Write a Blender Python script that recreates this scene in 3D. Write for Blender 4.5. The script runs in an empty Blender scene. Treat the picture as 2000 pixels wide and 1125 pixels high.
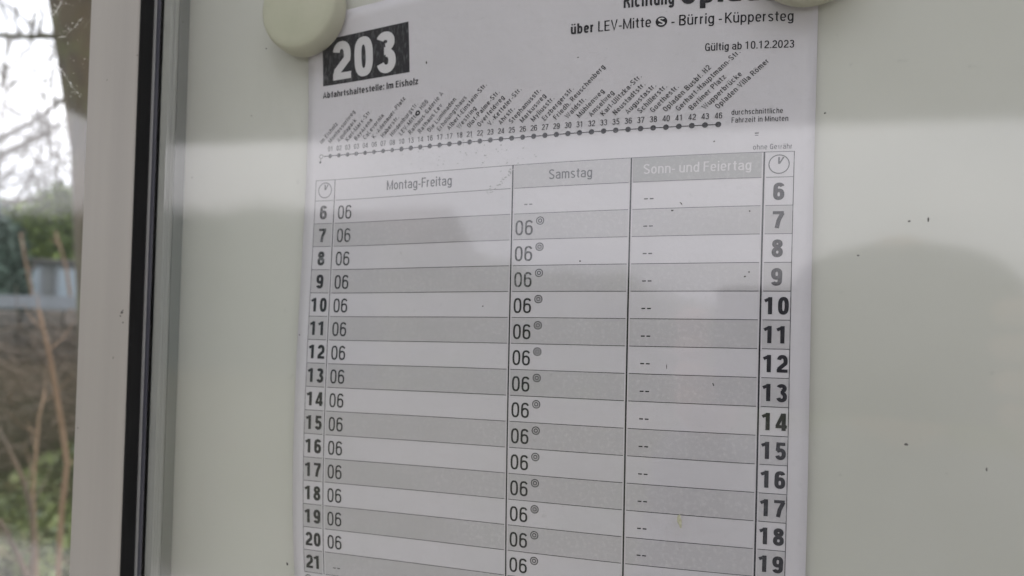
import bpy, bmesh, math, random
import numpy as np
from mathutils import Vector, Matrix

random.seed(7)
rng = np.random.default_rng(11)
sc = bpy.context.scene
col = sc.collection

# ------------------------------------------------------------------ camera
# Local frame of the notice case: X right, Y up, Z out of the board towards the
# viewer, metres. Blender world = (X, -Z, Y + EYE).
EYE = 1.50
def B(x, y, z):
    return Vector((x, -z, y + EYE))
CR = ((0.94591563, 0.01840177, -0.32389041), (-0.00733415, 0.99934778, 0.03535848), (0.32432982, -0.03107068, 0.94543365))
CT = (0.07949675, 0.01429971, 0.24125623)
def bdir(v):
    return Vector((v[0], -v[2], v[1]))
right, up, back = bdir(CR[0]), bdir(CR[1]), bdir(CR[2])
CAM = B(*CT)
cd = bpy.data.cameras.new('camera')
cd.sensor_width = 36.0
cd.lens = 1300.0 / 2000.0 * 36.0
cd.clip_start = 0.02
cd.clip_end = 2000.0
cd.dof.use_dof = True
cd.dof.focus_distance = 0.232
cd.dof.aperture_fstop = 9.0
cam = bpy.data.objects.new('camera', cd)
col.objects.link(cam)
M = Matrix((right, up, back)).transposed().to_4x4()
M.translation = CAM
cam.matrix_world = M
sc.camera = cam

# ------------------------------------------------------------------ world, sun, exposure
w = bpy.data.worlds.new('World')
sc.world = w
w.use_nodes = True
nt = w.node_tree
nt.nodes.clear()
SUN_EL, SUN_AZ = math.radians(42), math.radians(300)
sky = nt.nodes.new('ShaderNodeTexSky')
sky.sky_type = 'NISHITA'
sky.sun_disc = False
sky.sun_elevation = SUN_EL
sky.sun_rotation = SUN_AZ
sky.air_density = 1.0
sky.dust_density = 4.0
hsv = nt.nodes.new('ShaderNodeHueSaturation')
hsv.inputs['Saturation'].default_value = 0.22
nt.links.new(sky.outputs[0], hsv.inputs['Color'])
tc = nt.nodes.new('ShaderNodeTexCoord')
mpg = nt.nodes.new('ShaderNodeMapping')
mpg.inputs['Scale'].default_value = (1, 1, 2.6)
nz = nt.nodes.new('ShaderNodeTexNoise')
nz.inputs['Scale'].default_value = 2.3
nz.inputs['Detail'].default_value = 6
nt.links.new(tc.outputs['Generated'], mpg.inputs[0])
nt.links.new(mpg.outputs[0], nz.inputs[0])
cr = nt.nodes.new('ShaderNodeValToRGB')
cr.color_ramp.elements[0].position = 0.3
cr.color_ramp.elements[0].color = (0.72, 0.75, 0.80, 1)
cr.color_ramp.elements[1].position = 0.66
cr.color_ramp.elements[1].color = (1.15, 1.15, 1.15, 1)
nt.links.new(nz.outputs[0], cr.inputs[0])
mul = nt.nodes.new('ShaderNodeMix')
mul.data_type = 'RGBA'
mul.blend_type = 'MULTIPLY'
mul.inputs[0].default_value = 1.0
veil = nt.nodes.new('ShaderNodeMix')
veil.data_type = 'RGBA'
veil.inputs[0].default_value = 0.80
# even cloud cover, brightest overhead as an overcast sky is
sep = nt.nodes.new('ShaderNodeSeparateXYZ')
nt.links.new(tc.outputs['Generated'], sep.inputs[0])
grad = nt.nodes.new('ShaderNodeMapRange')
grad.inputs[3].default_value = 4.1
grad.inputs[4].default_value = 11.0
nt.links.new(sep.outputs[2], grad.inputs[0])
tintn = nt.nodes.new('ShaderNodeMix')
tintn.data_type = 'RGBA'
tintn.blend_type = 'MULTIPLY'
tintn.inputs[0].default_value = 1.0
tintn.inputs[6].default_value = (1.045, 0.99, 1.03, 1)
nt.links.new(grad.outputs[0], tintn.inputs[7])
nt.links.new(tintn.outputs[2], veil.inputs[7])
nt.links.new(hsv.outputs[0], veil.inputs[6])
nt.links.new(veil.outputs[2], mul.inputs[6])
nt.links.new(cr.outputs[0], mul.inputs[7])
bg = nt.nodes.new('ShaderNodeBackground')
bg.inputs['Strength'].default_value = 0.12
nt.links.new(mul.outputs[2], bg.inputs[0])
wo = nt.nodes.new('ShaderNodeOutputWorld')
nt.links.new(bg.outputs[0], wo.inputs[0])

sd = bpy.data.lights.new('sun', 'SUN')
sd.energy = 0.7
sd.angle = math.radians(20)
sd.color = (1.0, 0.97, 0.93)
sun = bpy.data.objects.new('sun', sd)
col.objects.link(sun)
sv = Vector((math.sin(SUN_AZ) * math.cos(SUN_EL), math.cos(SUN_AZ) * math.cos(SUN_EL), math.sin(SUN_EL)))
sun.rotation_euler = sv.to_track_quat('Z', 'Y').to_euler()
sun.location = (0, -6, 8)

sc.view_settings.view_transform = 'Standard'
sc.view_settings.look = 'None'
sc.view_settings.gamma = 1.0
sc.view_settings.use_curve_mapping = False
sc.view_settings.exposure = 1.62
try:
    sc.cycles.use_denoising = True
    sc.cycles.max_bounces = 10
    sc.cycles.transparent_max_bounces = 24
    sc.cycles.caustics_reflective = False
    sc.cycles.caustics_refractive = False
except Exception:
    pass

# ------------------------------------------------------------------ materials
def mat(name, base, rough=0.6, metal=0.0, spec=0.5, noise=None, bump=None, coat=0.0, spots=None):
    """noise=(scale, colour2, lo, hi, stretch) ; bump=(scale, strength, stretch)"""
    m = bpy.data.materials.new(name)
    m.use_nodes = True
    t = m.node_tree
    p = t.nodes['Principled BSDF']
    p.inputs['Base Color'].default_value = (*base, 1)
    p.inputs['Roughness'].default_value = rough
    p.inputs['Metallic'].default_value = metal
    p.inputs['Specular IOR Level'].default_value = spec
    p.inputs['Coat Weight'].default_value = coat
    tcn = t.nodes.new('ShaderNodeTexCoord')
    def coords(stretch):
        if not stretch:
            return tcn.outputs['Object']
        mp = t.nodes.new('ShaderNodeMapping')
        mp.inputs['Scale'].default_value = stretch
        t.links.new(tcn.outputs['Object'], mp.inputs[0])
        return mp.outputs[0]
    if noise:
        last = None
        layers = noise if isinstance(noise, list) else [noise]
        for (scale, c2, lo, hi, st) in layers:
            n = t.nodes.new('ShaderNodeTexNoise')
            n.inputs['Scale'].default_value = scale
            n.inputs['Detail'].default_value = 8
            n.inputs['Roughness'].default_value = 0.6
            t.links.new(coords(st), n.inputs[0])
            mr = t.nodes.new('ShaderNodeMapRange')
            mr.inputs[1].default_value = lo
            mr.inputs[2].default_value = hi
            t.links.new(n.outputs[0], mr.inputs[0])
            mx = t.nodes.new('ShaderNodeMix')
            mx.data_type = 'RGBA'
            mx.inputs[7].default_value = (*c2, 1)
            if last is None:
                mx.inputs[6].default_value = (*base, 1)
            else:
                t.links.new(last, mx.inputs[6])
            t.links.new(mr.outputs[0], mx.inputs[0])
            last = mx.outputs[2]
        t.links.new(last, p.inputs['Base Color'])
    if bump:
        n = t.nodes.new('ShaderNodeTexNoise')
        n.inputs['Scale'].default_value = bump[0]
        n.inputs['Detail'].default_value = 6
        t.links.new(coords(bump[2] if len(bump) > 2 else None), n.inputs[0])
        b = t.nodes.new('ShaderNodeBump')
        b.inputs['Strength'].default_value = bump[1]
        b.inputs['Distance'].default_value = 0.001 if len(bump) < 4 else bump[3]
        t.links.new(n.outputs[0], b.inputs['Height'])
        t.links.new(b.outputs[0], p.inputs['Normal'])
    return m

def glass_mat(name, dust=0.0, rough=0.02, tint=(0.97, 0.985, 0.98), dscale=260, dthr=0.66):
    m = bpy.data.materials.new(name)
    m.use_nodes = True
    t = m.node_tree
    t.nodes.clear()
    out = t.nodes.new('ShaderNodeOutputMaterial')
    tr = t.nodes.new('ShaderNodeBsdfTransparent')
    tr.inputs[0].default_value = (*tint, 1)
    gl = t.nodes.new('ShaderNodeBsdfGlossy')
    gl.inputs['Roughness'].default_value = rough
    gl.inputs['Color'].default_value = (1, 1, 1, 1)
    geo = t.nodes.new('ShaderNodeNewGeometry')
    mr = t.nodes.new('ShaderNodeMapRange')
    mr.inputs[3].default_value = 1.52
    mr.inputs[4].default_value = 1 / 1.52
    t.links.new(geo.outputs['Backfacing'], mr.inputs[0])
    fr = t.nodes.new('ShaderNodeFresnel')
    t.links.new(mr.outputs[0], fr.inputs['IOR'])
    mx = t.nodes.new('ShaderNodeMixShader')
    t.links.new(fr.outputs[0], mx.inputs[0])
    t.links.new(tr.outputs[0], mx.inputs[1])
    t.links.new(gl.outputs[0], mx.inputs[2])
    # film of dust, denser in specks
    df = t.nodes.new('ShaderNodeBsdfDiffuse')
    df.inputs[0].default_value = (0.62, 0.60, 0.56, 1)
    tcn = t.nodes.new('ShaderNodeTexCoord')
    n = t.nodes.new('ShaderNodeTexNoise')
    n.inputs['Scale'].default_value = dscale
    n.inputs['Detail'].default_value = 3
    t.links.new(tcn.outputs['Object'], n.inputs[0])
    m1 = t.nodes.new('ShaderNodeMapRange')
    m1.inputs[1].default_value = dthr
    m1.inputs[2].default_value = dthr + 0.10
    m1.inputs[4].default_value = dust * 6
    t.links.new(n.outputs[0], m1.inputs[0])
    n2 = t.nodes.new('ShaderNodeTexNoise')
    n2.inputs['Scale'].default_value = 9
    n2.inputs['Detail'].default_value = 5
    t.links.new(tcn.outputs['Object'], n2.inputs[0])
    m2 = t.nodes.new('ShaderNodeMapRange')
    m2.inputs[1].default_value = 0.35
    m2.inputs[2].default_value = 0.7
    m2.inputs[3].default_value = dust * 0.3
    m2.inputs[4].default_value = dust
    t.links.new(n2.outputs[0], m2.inputs[0])
    ad = t.nodes.new('ShaderNodeMath')
    ad.operation = 'ADD'
    t.links.new(m1.outputs[0], ad.inputs[0])
    t.links.new(m2.outputs[0], ad.inputs[1])
    mx2 = t.nodes.new('ShaderNodeMixShader')
    t.links.new(ad.outputs[0], mx2.inputs[0])
    t.links.new(mx.outputs[0], mx2.inputs[1])
    t.links.new(df.outputs[0], mx2.inputs[2])
    t.links.new(mx2.outputs[0], out.inputs[0])
    return m

MT = {}
MT['board'] = mat('white_enamel_board', (0.635, 0.61, 0.565), 0.38, spec=0.4,
                  noise=[(6, (0.595, 0.575, 0.52), 0.40, 0.68, None), (900, (0.50, 0.50, 0.45), 0.66, 0.76, None)],
                  bump=(60, 0.10))
MT['paper'] = mat('printed_paper', (0.68, 0.632, 0.668), 0.85, spec=0.2,
                  noise=[(14, (0.64, 0.598, 0.632), 0.42, 0.68, None), (420, (0.61, 0.575, 0.60), 0.58, 0.80, None)],
                  bump=(130, 0.35, None))
MT['band'] = mat('grey_print', (0.55, 0.513, 0.538), 0.85, spec=0.2,
                 noise=[(700, (0.61, 0.57, 0.59), 0.50, 0.68, None), (10, (0.52, 0.485, 0.50), 0.45, 0.7, None)],
                 bump=(130, 0.35, None))
MT['band_dark'] = mat('dark_grey_print', (0.41, 0.39, 0.40), 0.85, spec=0.2,
                 noise=[(700, (0.48, 0.46, 0.465), 0.50, 0.68, None)])
MT['ink'] = mat('black_print', (0.028, 0.026, 0.034), 0.8, spec=0.2,
                noise=[(900, (0.085, 0.08, 0.09), 0.55, 0.75, None)])
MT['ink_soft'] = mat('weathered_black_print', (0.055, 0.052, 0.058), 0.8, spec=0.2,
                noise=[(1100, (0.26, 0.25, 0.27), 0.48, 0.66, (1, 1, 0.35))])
MT['ink_box'] = mat('weathered_print_block', (0.022, 0.021, 0.027), 0.8, spec=0.2,
                noise=[(900, (0.12, 0.115, 0.125), 0.50, 0.74, (1, 1, 0.3))])
MT['ink_grey'] = mat('thin_grey_print', (0.15, 0.145, 0.16), 0.8, spec=0.2)
MT['fleck'] = mat('damp_toner_fleck', (0.40, 0.385, 0.39), 0.9)
MT['white_print'] = mat('unprinted_lettering', (0.68, 0.64, 0.66), 0.85, spec=0.2)
MT['magnet'] = mat('cream_plastic', (0.56, 0.535, 0.42), 0.42, spec=0.4,
                noise=[(40, (0.49, 0.475, 0.355), 0.4, 0.7, None), (420, (0.38, 0.35, 0.25), 0.67, 0.76, None)], bump=(200, 0.06))
MT['alu'] = mat('painted_aluminium', (0.30, 0.284, 0.258), 0.42, 0.0, 0.5,
                noise=[(5, (0.272, 0.258, 0.236), 0.35, 0.7, (14, 14, 0.6)), (500, (0.25, 0.24, 0.225), 0.68, 0.78, None)],
                bump=(300, 0.08, (1, 1, 0.05)))
MT['alu_dark'] = mat('grey_aluminium_channel', (0.52, 0.51, 0.485), 0.38, 0.0, 0.5,
                noise=[(240, (0.36, 0.355, 0.34), 0.50, 0.66, (1, 1, 0.004)), (5, (0.41, 0.405, 0.39), 0.4, 0.7, None)])
MT['alu_strip'] = mat('dark_grey_channel_strip', (0.27, 0.27, 0.26), 0.45)
MT['bead'] = mat('bare_aluminium_bead', (0.46, 0.46, 0.45), 0.35, 0.5)
MT['rubber'] = mat('black_rubber', (0.006, 0.006, 0.006), 0.75, spec=0.2, noise=(60, (0.014, 0.014, 0.014), 0.5, 0.8, (1, 1, 0.1)))
MT['rubber2'] = mat('dark_grey_rubber', (0.05, 0.05, 0.065), 0.6, spec=0.3, noise=(90, (0.11, 0.11, 0.12), 0.5, 0.8, (1, 1, 0.1)))
MT['pane'] = glass_mat('clear_case_glass', 0.012, rough=0.068, dscale=300, dthr=0.70)
MT['shelter_pane'] = glass_mat('dusty_shelter_glass', 0.006, rough=0.06, dscale=150, dthr=0.66)
MT['roof_glass'] = glass_mat('roof_glass', 0.05, dscale=20)
MT['dirt'] = mat('dark_dirt', (0.05, 0.045, 0.045), 0.9, noise=(3000, (0.12, 0.11, 0.1), 0.4, 0.7, None))
MT['cream_smear'] = mat('cream_smear', (0.62, 0.58, 0.42), 0.7, noise=(900, (0.5, 0.46, 0.34), 0.4, 0.7, None))
MT['web'] = mat('spider_silk', (0.75, 0.75, 0.72), 0.7)
MT['bark'] = mat('brown_bark', (0.085, 0.066, 0.040), 0.95, noise=[(9, (0.055, 0.047, 0.036), 0.4, 0.62, (1, 1, 0.35)), (5, (0.10, 0.105, 0.05), 0.5, 0.7, None)], bump=(24, 1.0, (1, 1, 0.3), 0.03))
MT['moss'] = mat('mossy_bark', (0.085, 0.085, 0.035), 0.95, noise=(60, (0.05, 0.04, 0.03), 0.4, 0.65, None), bump=(80, 0.8, None, 0.01))
MT['twig'] = mat('grey_twig', (0.17, 0.155, 0.135), 0.9, noise=(20, (0.07, 0.065, 0.055), 0.4, 0.7, None))
MT['leaf_hedge'] = mat('hedge_leaves', (0.12, 0.165, 0.02), 0.7, noise=(2.2, (0.045, 0.07, 0.012), 0.38, 0.62, None))
MT['leaf_pale'] = mat('pale_leaves', (0.15, 0.19, 0.09), 0.7, noise=(2.0, (0.10, 0.13, 0.07), 0.4, 0.62, None))
MT['leaf_dark'] = mat('blue_green_needles', (0.05, 0.085, 0.062), 0.7, noise=(3, (0.025, 0.045, 0.035), 0.4, 0.62, None))
MT['weed'] = mat('weed_leaves', (0.095, 0.125, 0.03), 0.7, noise=[(3.0, (0.12, 0.085, 0.045), 0.50, 0.62, None), (9, (0.04, 0.06, 0.02), 0.45, 0.6, None)])
MT['pale_weed'] = mat('pale_weed_leaves', (0.20, 0.25, 0.19), 0.7)
MT['dry'] = mat('dry_stem', (0.24, 0.155, 0.10), 0.85, noise=(14, (0.17, 0.10, 0.06), 0.4, 0.65, (1, 1, 0.3)))
MT['dry_dark'] = mat('dark_dry_stem', (0.13, 0.085, 0.06), 0.85, noise=(14, (0.07, 0.05, 0.04), 0.4, 0.65, None))
MT['soil'] = mat('garden_soil', (0.07, 0.062, 0.035), 0.95, noise=[(3, (0.05, 0.07, 0.02), 0.4, 0.6, None), (30, (0.11, 0.085, 0.05), 0.5, 0.7, None)], bump=(20, 1, None, 0.03))
MT['brush'] = mat('dead_brushwood', (0.13, 0.095, 0.07), 0.95, noise=(6, (0.07, 0.055, 0.045), 0.4, 0.65, None))
MT['stone'] = mat('grey_brown_stone', (0.17, 0.145, 0.125), 0.9, noise=(4, (0.10, 0.09, 0.085), 0.35, 0.65, None), bump=(25, 0.8, None, 0.01))
MT['coping'] = mat('pale_concrete', (0.23, 0.25, 0.28), 0.85, noise=(7, (0.18, 0.20, 0.215), 0.4, 0.7, None))
MT['shed'] = mat('grey_shed_boards', (0.20, 0.21, 0.215), 0.8, noise=(5, (0.15, 0.16, 0.165), 0.4, 0.7, (6, 6, 0.5)))
MT['shed_glass'] = mat('shed_window_glass', (0.30, 0.36, 0.41), 0.12, spec=0.8)
MT['roofing'] = mat('shed_roofing', (0.11, 0.105, 0.10), 0.8)
MT['paving'] = mat('concrete_paving', (0.42, 0.405, 0.38), 0.9, noise=[(4, (0.33, 0.32, 0.30), 0.4, 0.65, None), (60, (0.17, 0.16, 0.15), 0.55, 0.75, None)], bump=(60, 0.4, None, 0.003))
MT['asphalt'] = mat('worn_asphalt', (0.11, 0.11, 0.108), 0.9, noise=(80, (0.15, 0.15, 0.147), 0.45, 0.7, None), bump=(150, 0.5, None, 0.004))
MT['shelter'] = mat('shelter_grey_paint', (0.20, 0.21, 0.215), 0.45, noise=(6, (0.17, 0.18, 0.18), 0.4, 0.7, None))
MT['soffit'] = mat('grey_soffit_board', (0.11, 0.105, 0.10), 0.7, noise=(4, (0.08, 0.078, 0.075), 0.4, 0.7, None))
MT['brick'] = mat('house_brick', (0.26, 0.15, 0.10), 0.9, noise=(8, (0.19, 0.115, 0.085), 0.4, 0.7, None))
MT['tile'] = mat('roof_tile', (0.09, 0.07, 0.06), 0.85, noise=(6, (0.06, 0.05, 0.045), 0.4, 0.7, None))
MT['window'] = mat('dark_window', (0.03, 0.035, 0.04), 0.1, spec=0.7)
MT['trim'] = mat('pale_window_frame', (0.35, 0.35, 0.34), 0.5)
MT['jacket'] = mat('grey_jacket_cloth', (0.20, 0.20, 0.21), 0.9, noise=(40, (0.15, 0.15, 0.16), 0.4, 0.7, None))
MT['trousers'] = mat('dark_trousers_cloth', (0.03, 0.035, 0.05), 0.9)
MT['skin'] = mat('skin', (0.46, 0.29, 0.21), 0.55)
MT['hat'] = mat('knitted_hat_wool', (0.04, 0.04, 0.045), 0.95, bump=(200, 0.5, None, 0.002))
MT['shoe'] = mat('shoe_leather', (0.03, 0.025, 0.022), 0.5)
MT['phone'] = mat('phone_case', (0.02, 0.02, 0.022), 0.35)

# ------------------------------------------------------------------ helpers
def tag(o, label=None, cat=None, group=None, kind=None):
    if label: o['label'] = label
    if cat: o['category'] = cat
    if group: o['group'] = group
    if kind: o['kind'] = kind
    return o

def empty(name, loc, label, cat, group=None, rz=0.0):
    o = bpy.data.objects.new(name, None)
    o.empty_display_size = 0.05
    col.objects.link(o)
    o.location = loc
    o.rotation_euler = (0, 0, rz)
    return tag(o, label, cat, group)

def world_of(o):
    m = Matrix.Translation(o.location) @ o.rotation_euler.to_matrix().to_4x4()
    return world_of(o.parent) @ o.matrix_parent_inverse @ m if o.parent is not None else m

def put(o, parent):
    """parent keeping the world placement"""
    if parent is not None:
        o.parent = parent
        o.matrix_parent_inverse = world_of(parent).inverted()
    return o

def mesh_obj(name, verts, faces, m, parent=None, smooth=False):
    me = bpy.data.meshes.new(name)
    me.from_pydata([tuple(v) for v in verts], [], [tuple(f) for f in faces])
    me.materials.append(m)
    if smooth:
        me.polygons.foreach_set('use_smooth', [True] * len(me.polygons))
    me.update()
    o = bpy.data.objects.new(name, me)
    col.objects.link(o)
    return put(o, parent)

def bm_obj(name, bm, m, parent=None, smooth=False):
    me = bpy.data.meshes.new(name)
    bm.normal_update()
    bm.to_mesh(me)
    bm.free()
    me.materials.append(m)
    if smooth:
        me.polygons.foreach_set('use_smooth', [True] * len(me.polygons))
    o = bpy.data.objects.new(name, me)
    col.objects.link(o)
    return put(o, parent)

def box_bm(bm, lo, hi, bevel=0.0, rot=None):
    r = bmesh.ops.create_cube(bm, size=1.0)
    c = [(a + b) / 2 for a, b in zip(lo, hi)]
    s = [abs(b - a) for a, b in zip(lo, hi)]
    vs = r['verts']
    for v in vs:
        v.co = Vector((c[0] + v.co.x * s[0], c[1] + v.co.y * s[1], c[2] + v.co.z * s[2]))
    if bevel:
        es = list({e for v in vs for e in v.link_edges})
        bmesh.ops.bevel(bm, geom=es, offset=bevel, segments=2, affect='EDGES', profile=0.7)
    return vs

def box(name, lo, hi, m, parent=None, bevel=0.0):
    bm = bmesh.new()
    box_bm(bm, lo, hi, bevel)
    return bm_obj(name, bm, m, parent)

def cbox(name, lo, hi, m, parent=None, bevel=0.0):
    """box in case coordinates"""
    a, b = B(*lo), B(*hi)
    return box(name, [min(a[i], b[i]) for i in range(3)], [max(a[i], b[i]) for i in range(3)], m, parent, bevel)

def tube_geo(pts, radii, n=8, V=None, F=None):
    V = [] if V is None else V
    F = [] if F is None else F
    base = len(V)
    pts = [Vector(p) for p in pts]
    prev = None
    for i, p in enumerate(pts):
        d = (pts[min(i + 1, len(pts) - 1)] - pts[max(i - 1, 0)])
        if d.length < 1e-9: d = Vector((0, 0, 1))
        d.normalize()
        if prev is None:
            a = Vector((0, 0, 1)) if abs(d.z) < 0.9 else Vector((1, 0, 0))
            u = d.cross(a).normalized()
        else:
            u = (prev - d * prev.dot(d))
            u = u.normalized() if u.length > 1e-6 else d.orthogonal().normalized()
        prev = u
        v = d.cross(u)
        for k in range(n):
            a = 2 * math.pi * k / n
            V.append(p + (u * math.cos(a) + v * math.sin(a)) * radii[i])
    for i in range(len(pts) - 1):
        for k in range(n):
            a = base + i * n + k
            b = base + i * n + (k + 1) % n
            F.append((a, b, b + n, a + n))
    F.append(tuple(base + k for k in reversed(range(n))))
    F.append(tuple(base + (len(pts) - 1) * n + k for k in range(n)))
    return V, F

def tube(name, pts, radii, m, parent=None, n=8):
    V, F = tube_geo(pts, radii, n)
    return mesh_obj(name, V, F, m, parent, True)

def ray_at(px, py, dist):
    """a point of the place at a horizontal distance (metres) along a sight line"""
    d = right * ((px - 1000) / 1300.0) + up * (-(py - 562.5) / 1300.0) - back
    h = math.hypot(d.x, d.y)
    return CAM + d * (dist / h)

# ------------------------------------------------------------------ ground, pavement, road
def bank(x, y):
    """garden rises gently behind the shelter"""
    t = min(max((y - 0.5) / 4.0, 0), 1)
    return 0.62 * t * t * (3 - 2 * t)
V, F = [], []
xs = [-400, -120, -50] + [-30 + i * 1.0 for i in range(61)] + [50, 120, 400]
ys = [-400, -120, -40, -20, -9.5] + [-1.2] + [0.3 + i * 0.4 for i in range(26)] + [14, 20, 40, 120, 600]
for y in ys:
    for x in xs:
        z = bank(x, y) + (0.03 * math.sin(x * 2.1 + y) * math.cos(y * 1.7) if 0.6 < y < 12 else 0)
        if y < 0.4: z = -0.02
        V.append((x, y, z))
nx = len(xs)
for j in range(len(ys) - 1):
    for i in range(nx - 1):
        a = j * nx + i
        F.append((a, a + 1, a + nx + 1, a + nx))
tag(mesh_obj('ground', V, F, MT['soil'], None, True), kind='structure')
pv = tag(box('pavement', (-40, -2.6, -0.10), (40, 0.28, -0.004), MT['paving']), kind='structure')
# paving slabs near the shelter, each slab its own piece
slab_me = None
for i in range(-5, 6):
    for j in range(5):
        x0, y0 = i * 0.5, -2.3 + j * 0.5
        if slab_me is None:
            s = box('paving_slab', (-0.245, -0.245, -0.004), (0.245, 0.245, 0.012), MT['paving'], None, 0.004)
            slab_me = s.data
        else:
            s = bpy.data.objects.new('paving_slab', slab_me)
            col.objects.link(s)
        s.location = (x0, y0, random.uniform(-0.001, 0.001))
        put(s, pv)
        s.parent = pv
kb = tag(box('kerb', (-40, -2.75, -0.15), (40, -2.602, 0.0), MT['paving'], None, 0.01), kind='structure')
tag(box('road', (-60, -9.4, -0.2), (60, -2.752, -0.12), MT['asphalt']), kind='structure')

# ------------------------------------------------------------------ bus shelter (its own posts, roof and rear panes)
sh = empty('bus_shelter', (0, 0.05, 0), 'grey bus shelter whose dusty rear pane stands left of the notice case', 'bus shelter')
for x in (-1.95, -0.93, 0.60, 1.65):
    box('post', (x - 0.03, 0.0, 0.0), (x + 0.03, 0.06, 2.52), MT['shelter'], sh, 0.003)
box('lower_rail', (-1.92, 0.005, 0.18), (0.57, 0.055, 0.24), MT['shelter'], sh, 0.003)
# roof: front edge a little skew to the rear wall, falling to the left
fl, frr = Vector((-2.60, -2.12, 2.265)), Vector((1.95, -2.36, 2.155))
bl, brr = Vector((-2.60, 0.30, 2.56)), Vector((1.95, 0.30, 2.56))
def slab(name, a, b, c, d, th, m):
    v = [Vector(q) for q in (a, b, c, d)]
    v += [q + Vector((0, 0, th)) for q in v]
    return mesh_obj(name, v, [(0, 3, 2, 1), (4, 5, 6, 7), (0, 1, 5, 4), (1, 2, 6, 5), (2, 3, 7, 6), (3, 0, 4, 7)], m, sh)
RF = 0.33
ml, mr_ = fl.lerp(bl, RF + .22), frr.lerp(brr, RF + .02)
slab('roof', fl, frr, mr_, ml, 0.05, MT['soffit'])
for k in range(4):
    a0, a1 = k / 4, (k + 1) / 4
    p0, p1 = ml.lerp(mr_, a0), ml.lerp(mr_, a1)
    q0, q1 = bl.lerp(brr, a0), bl.lerp(brr, a1)
    e_ = Vector((0.03, 0, 0))
    slab('roof_pane', p0 + e_ + Vector((0, .002, .01)), p1 - e_ + Vector((0, .002, .01)), q1 - e_ + Vector((0, 0, .01)), q0 + e_ + Vector((0, 0, .01)), 0.008, MT['roof_glass'])
for k in range(5):
    p0, q0 = ml.lerp(mr_, k / 4), bl.lerp(brr, k / 4)
    e_ = Vector((0.027, 0, 0))
    slab('rafter', p0 - e_ + Vector((0, .003, 0)), p0 + e_ + Vector((0, .003, 0)), q0 + e_, q0 - e_, 0.05, MT['shelter'])
fv = []
for (p_, dy) in ((fl, -0.04), (frr, -0.04), (frr, -0.002), (fl, -0.002)):
    fv.append((p_[0], p_[1] + dy, p_[2] - 0.02))
for (p_, dy) in ((fl, -0.04), (frr, -0.04), (frr, -0.002), (fl, -0.002)):
    fv.append((p_[0], p_[1] + dy, p_[2] + 0.16))
mesh_obj('fascia', fv, [(0, 3, 2, 1), (4, 5, 6, 7), (0, 1, 5, 4), (1, 2, 6, 5), (2, 3, 7, 6), (3, 0, 4, 7)], MT['shelter'], sh)
# rear pane left of the case (a thin slab of real glass)
box('rear_pane', (-0.898, 0.012, 0.24), (-0.1995, 0.020, 2.42), MT['shelter_pane'], sh)
box('rear_pane', (-1.918, 0.012, 0.24), (-0.962, 0.020, 2.42), MT['shelter_pane'], sh)

# ------------------------------------------------------------------ notice case
BZ = -0.0022         # face of the enamel board, local z
case = empty('notice_case', B(0, -0.36, 0), 'glazed notice case with grey aluminium frame and white board inside', 'notice case')
XL, XR, YB, YT = -0.1675, 0.345, -0.33, 0.33
cbox('back_panel', (XL - 0.004, YB, BZ - 0.004), (XR + 0.004, YT, BZ), MT['board'], case)
# left inner side wall of the case: a ribbed channel reaching from the board to the glass
prof = [(-0.1679, BZ), (-0.1679, 0.0040), (-0.1674, 0.0044), (-0.1674, 0.0054), (-0.1677, 0.0057), (-0.1674, 0.0060), (-0.1674, 0.0068), (-0.1677, 0.0071),
        (-0.1674, 0.0074), (-0.1674, 0.0083), (-0.1676, 0.0086), (-0.1676, 0.0139), (-0.1712, 0.0139), (-0.1712, BZ)]
def extrude_profile(name, prof, y0, y1, m, parent, mirror=None):
    pr = prof if mirror is None else [(mirror - x, z) for x, z in prof]
    n = len(pr)
    Vv = [B(x, y0, z) for x, z in pr] + [B(x, y1, z) for x, z in pr]
    Ff = [(i, (i + 1) % n, n + (i + 1) % n, n + i) for i in range(n)]
    Ff += [tuple(range(n)), tuple(range(2 * n - 1, n - 1, -1))]
    o = mesh_obj(name, Vv, Ff, m, parent)
    bmm = bmesh.new(); bmm.from_mesh(o.data)
    bmesh.ops.recalc_face_normals(bmm, faces=bmm.faces)
    bmm.to_mesh(o.data); bmm.free()
    return o
MIR = XR + XL
extrude_profile('side_channel', prof, YB + 0.001, YT - 0.001, MT['alu_dark'], case)
extrude_profile('side_channel', prof, YB + 0.001, YT - 0.001, MT['alu_dark'], case, MIR)
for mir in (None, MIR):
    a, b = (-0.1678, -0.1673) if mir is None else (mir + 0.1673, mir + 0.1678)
    cbox('channel_dark_strip', (a, YB + .002, BZ + 0.0001), (b, YT - .002, 0.0036), MT['alu_strip'], case, 0.0001)  # channel coloured darker in a strip where it meets the board
# rubber seals, aluminium bead between them
PZ0, PZ1 = 0.0141, 0.0166
def vert_strip(name, x0, x1, z0, z1, m, bevel=0.0003):
    for mir in (None, MIR):
        a, b = (x0, x1) if mir is None else (mir - x1, mir - x0)
        cbox(name, (a, YB, z0), (b, YT, z1), m, case, bevel)
vert_strip('seal', -0.1681, -0.1676, 0.0120, 0.0243, MT['rubber'], 0.0002)
vert_strip('glazing_bead', -0.1675, -0.1662, 0.0167, 0.0178, MT['bead'], 0.0002)
vert_strip('inner_seal', -0.1661, -0.1646, 0.0167, 0.0175, MT['rubber2'], 0.0002)
# glass between the seals
cbox('glass_pane', (-0.1673, YB, PZ0), (MIR + 0.1673, YT, PZ1), MT['pane'], case)
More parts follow.
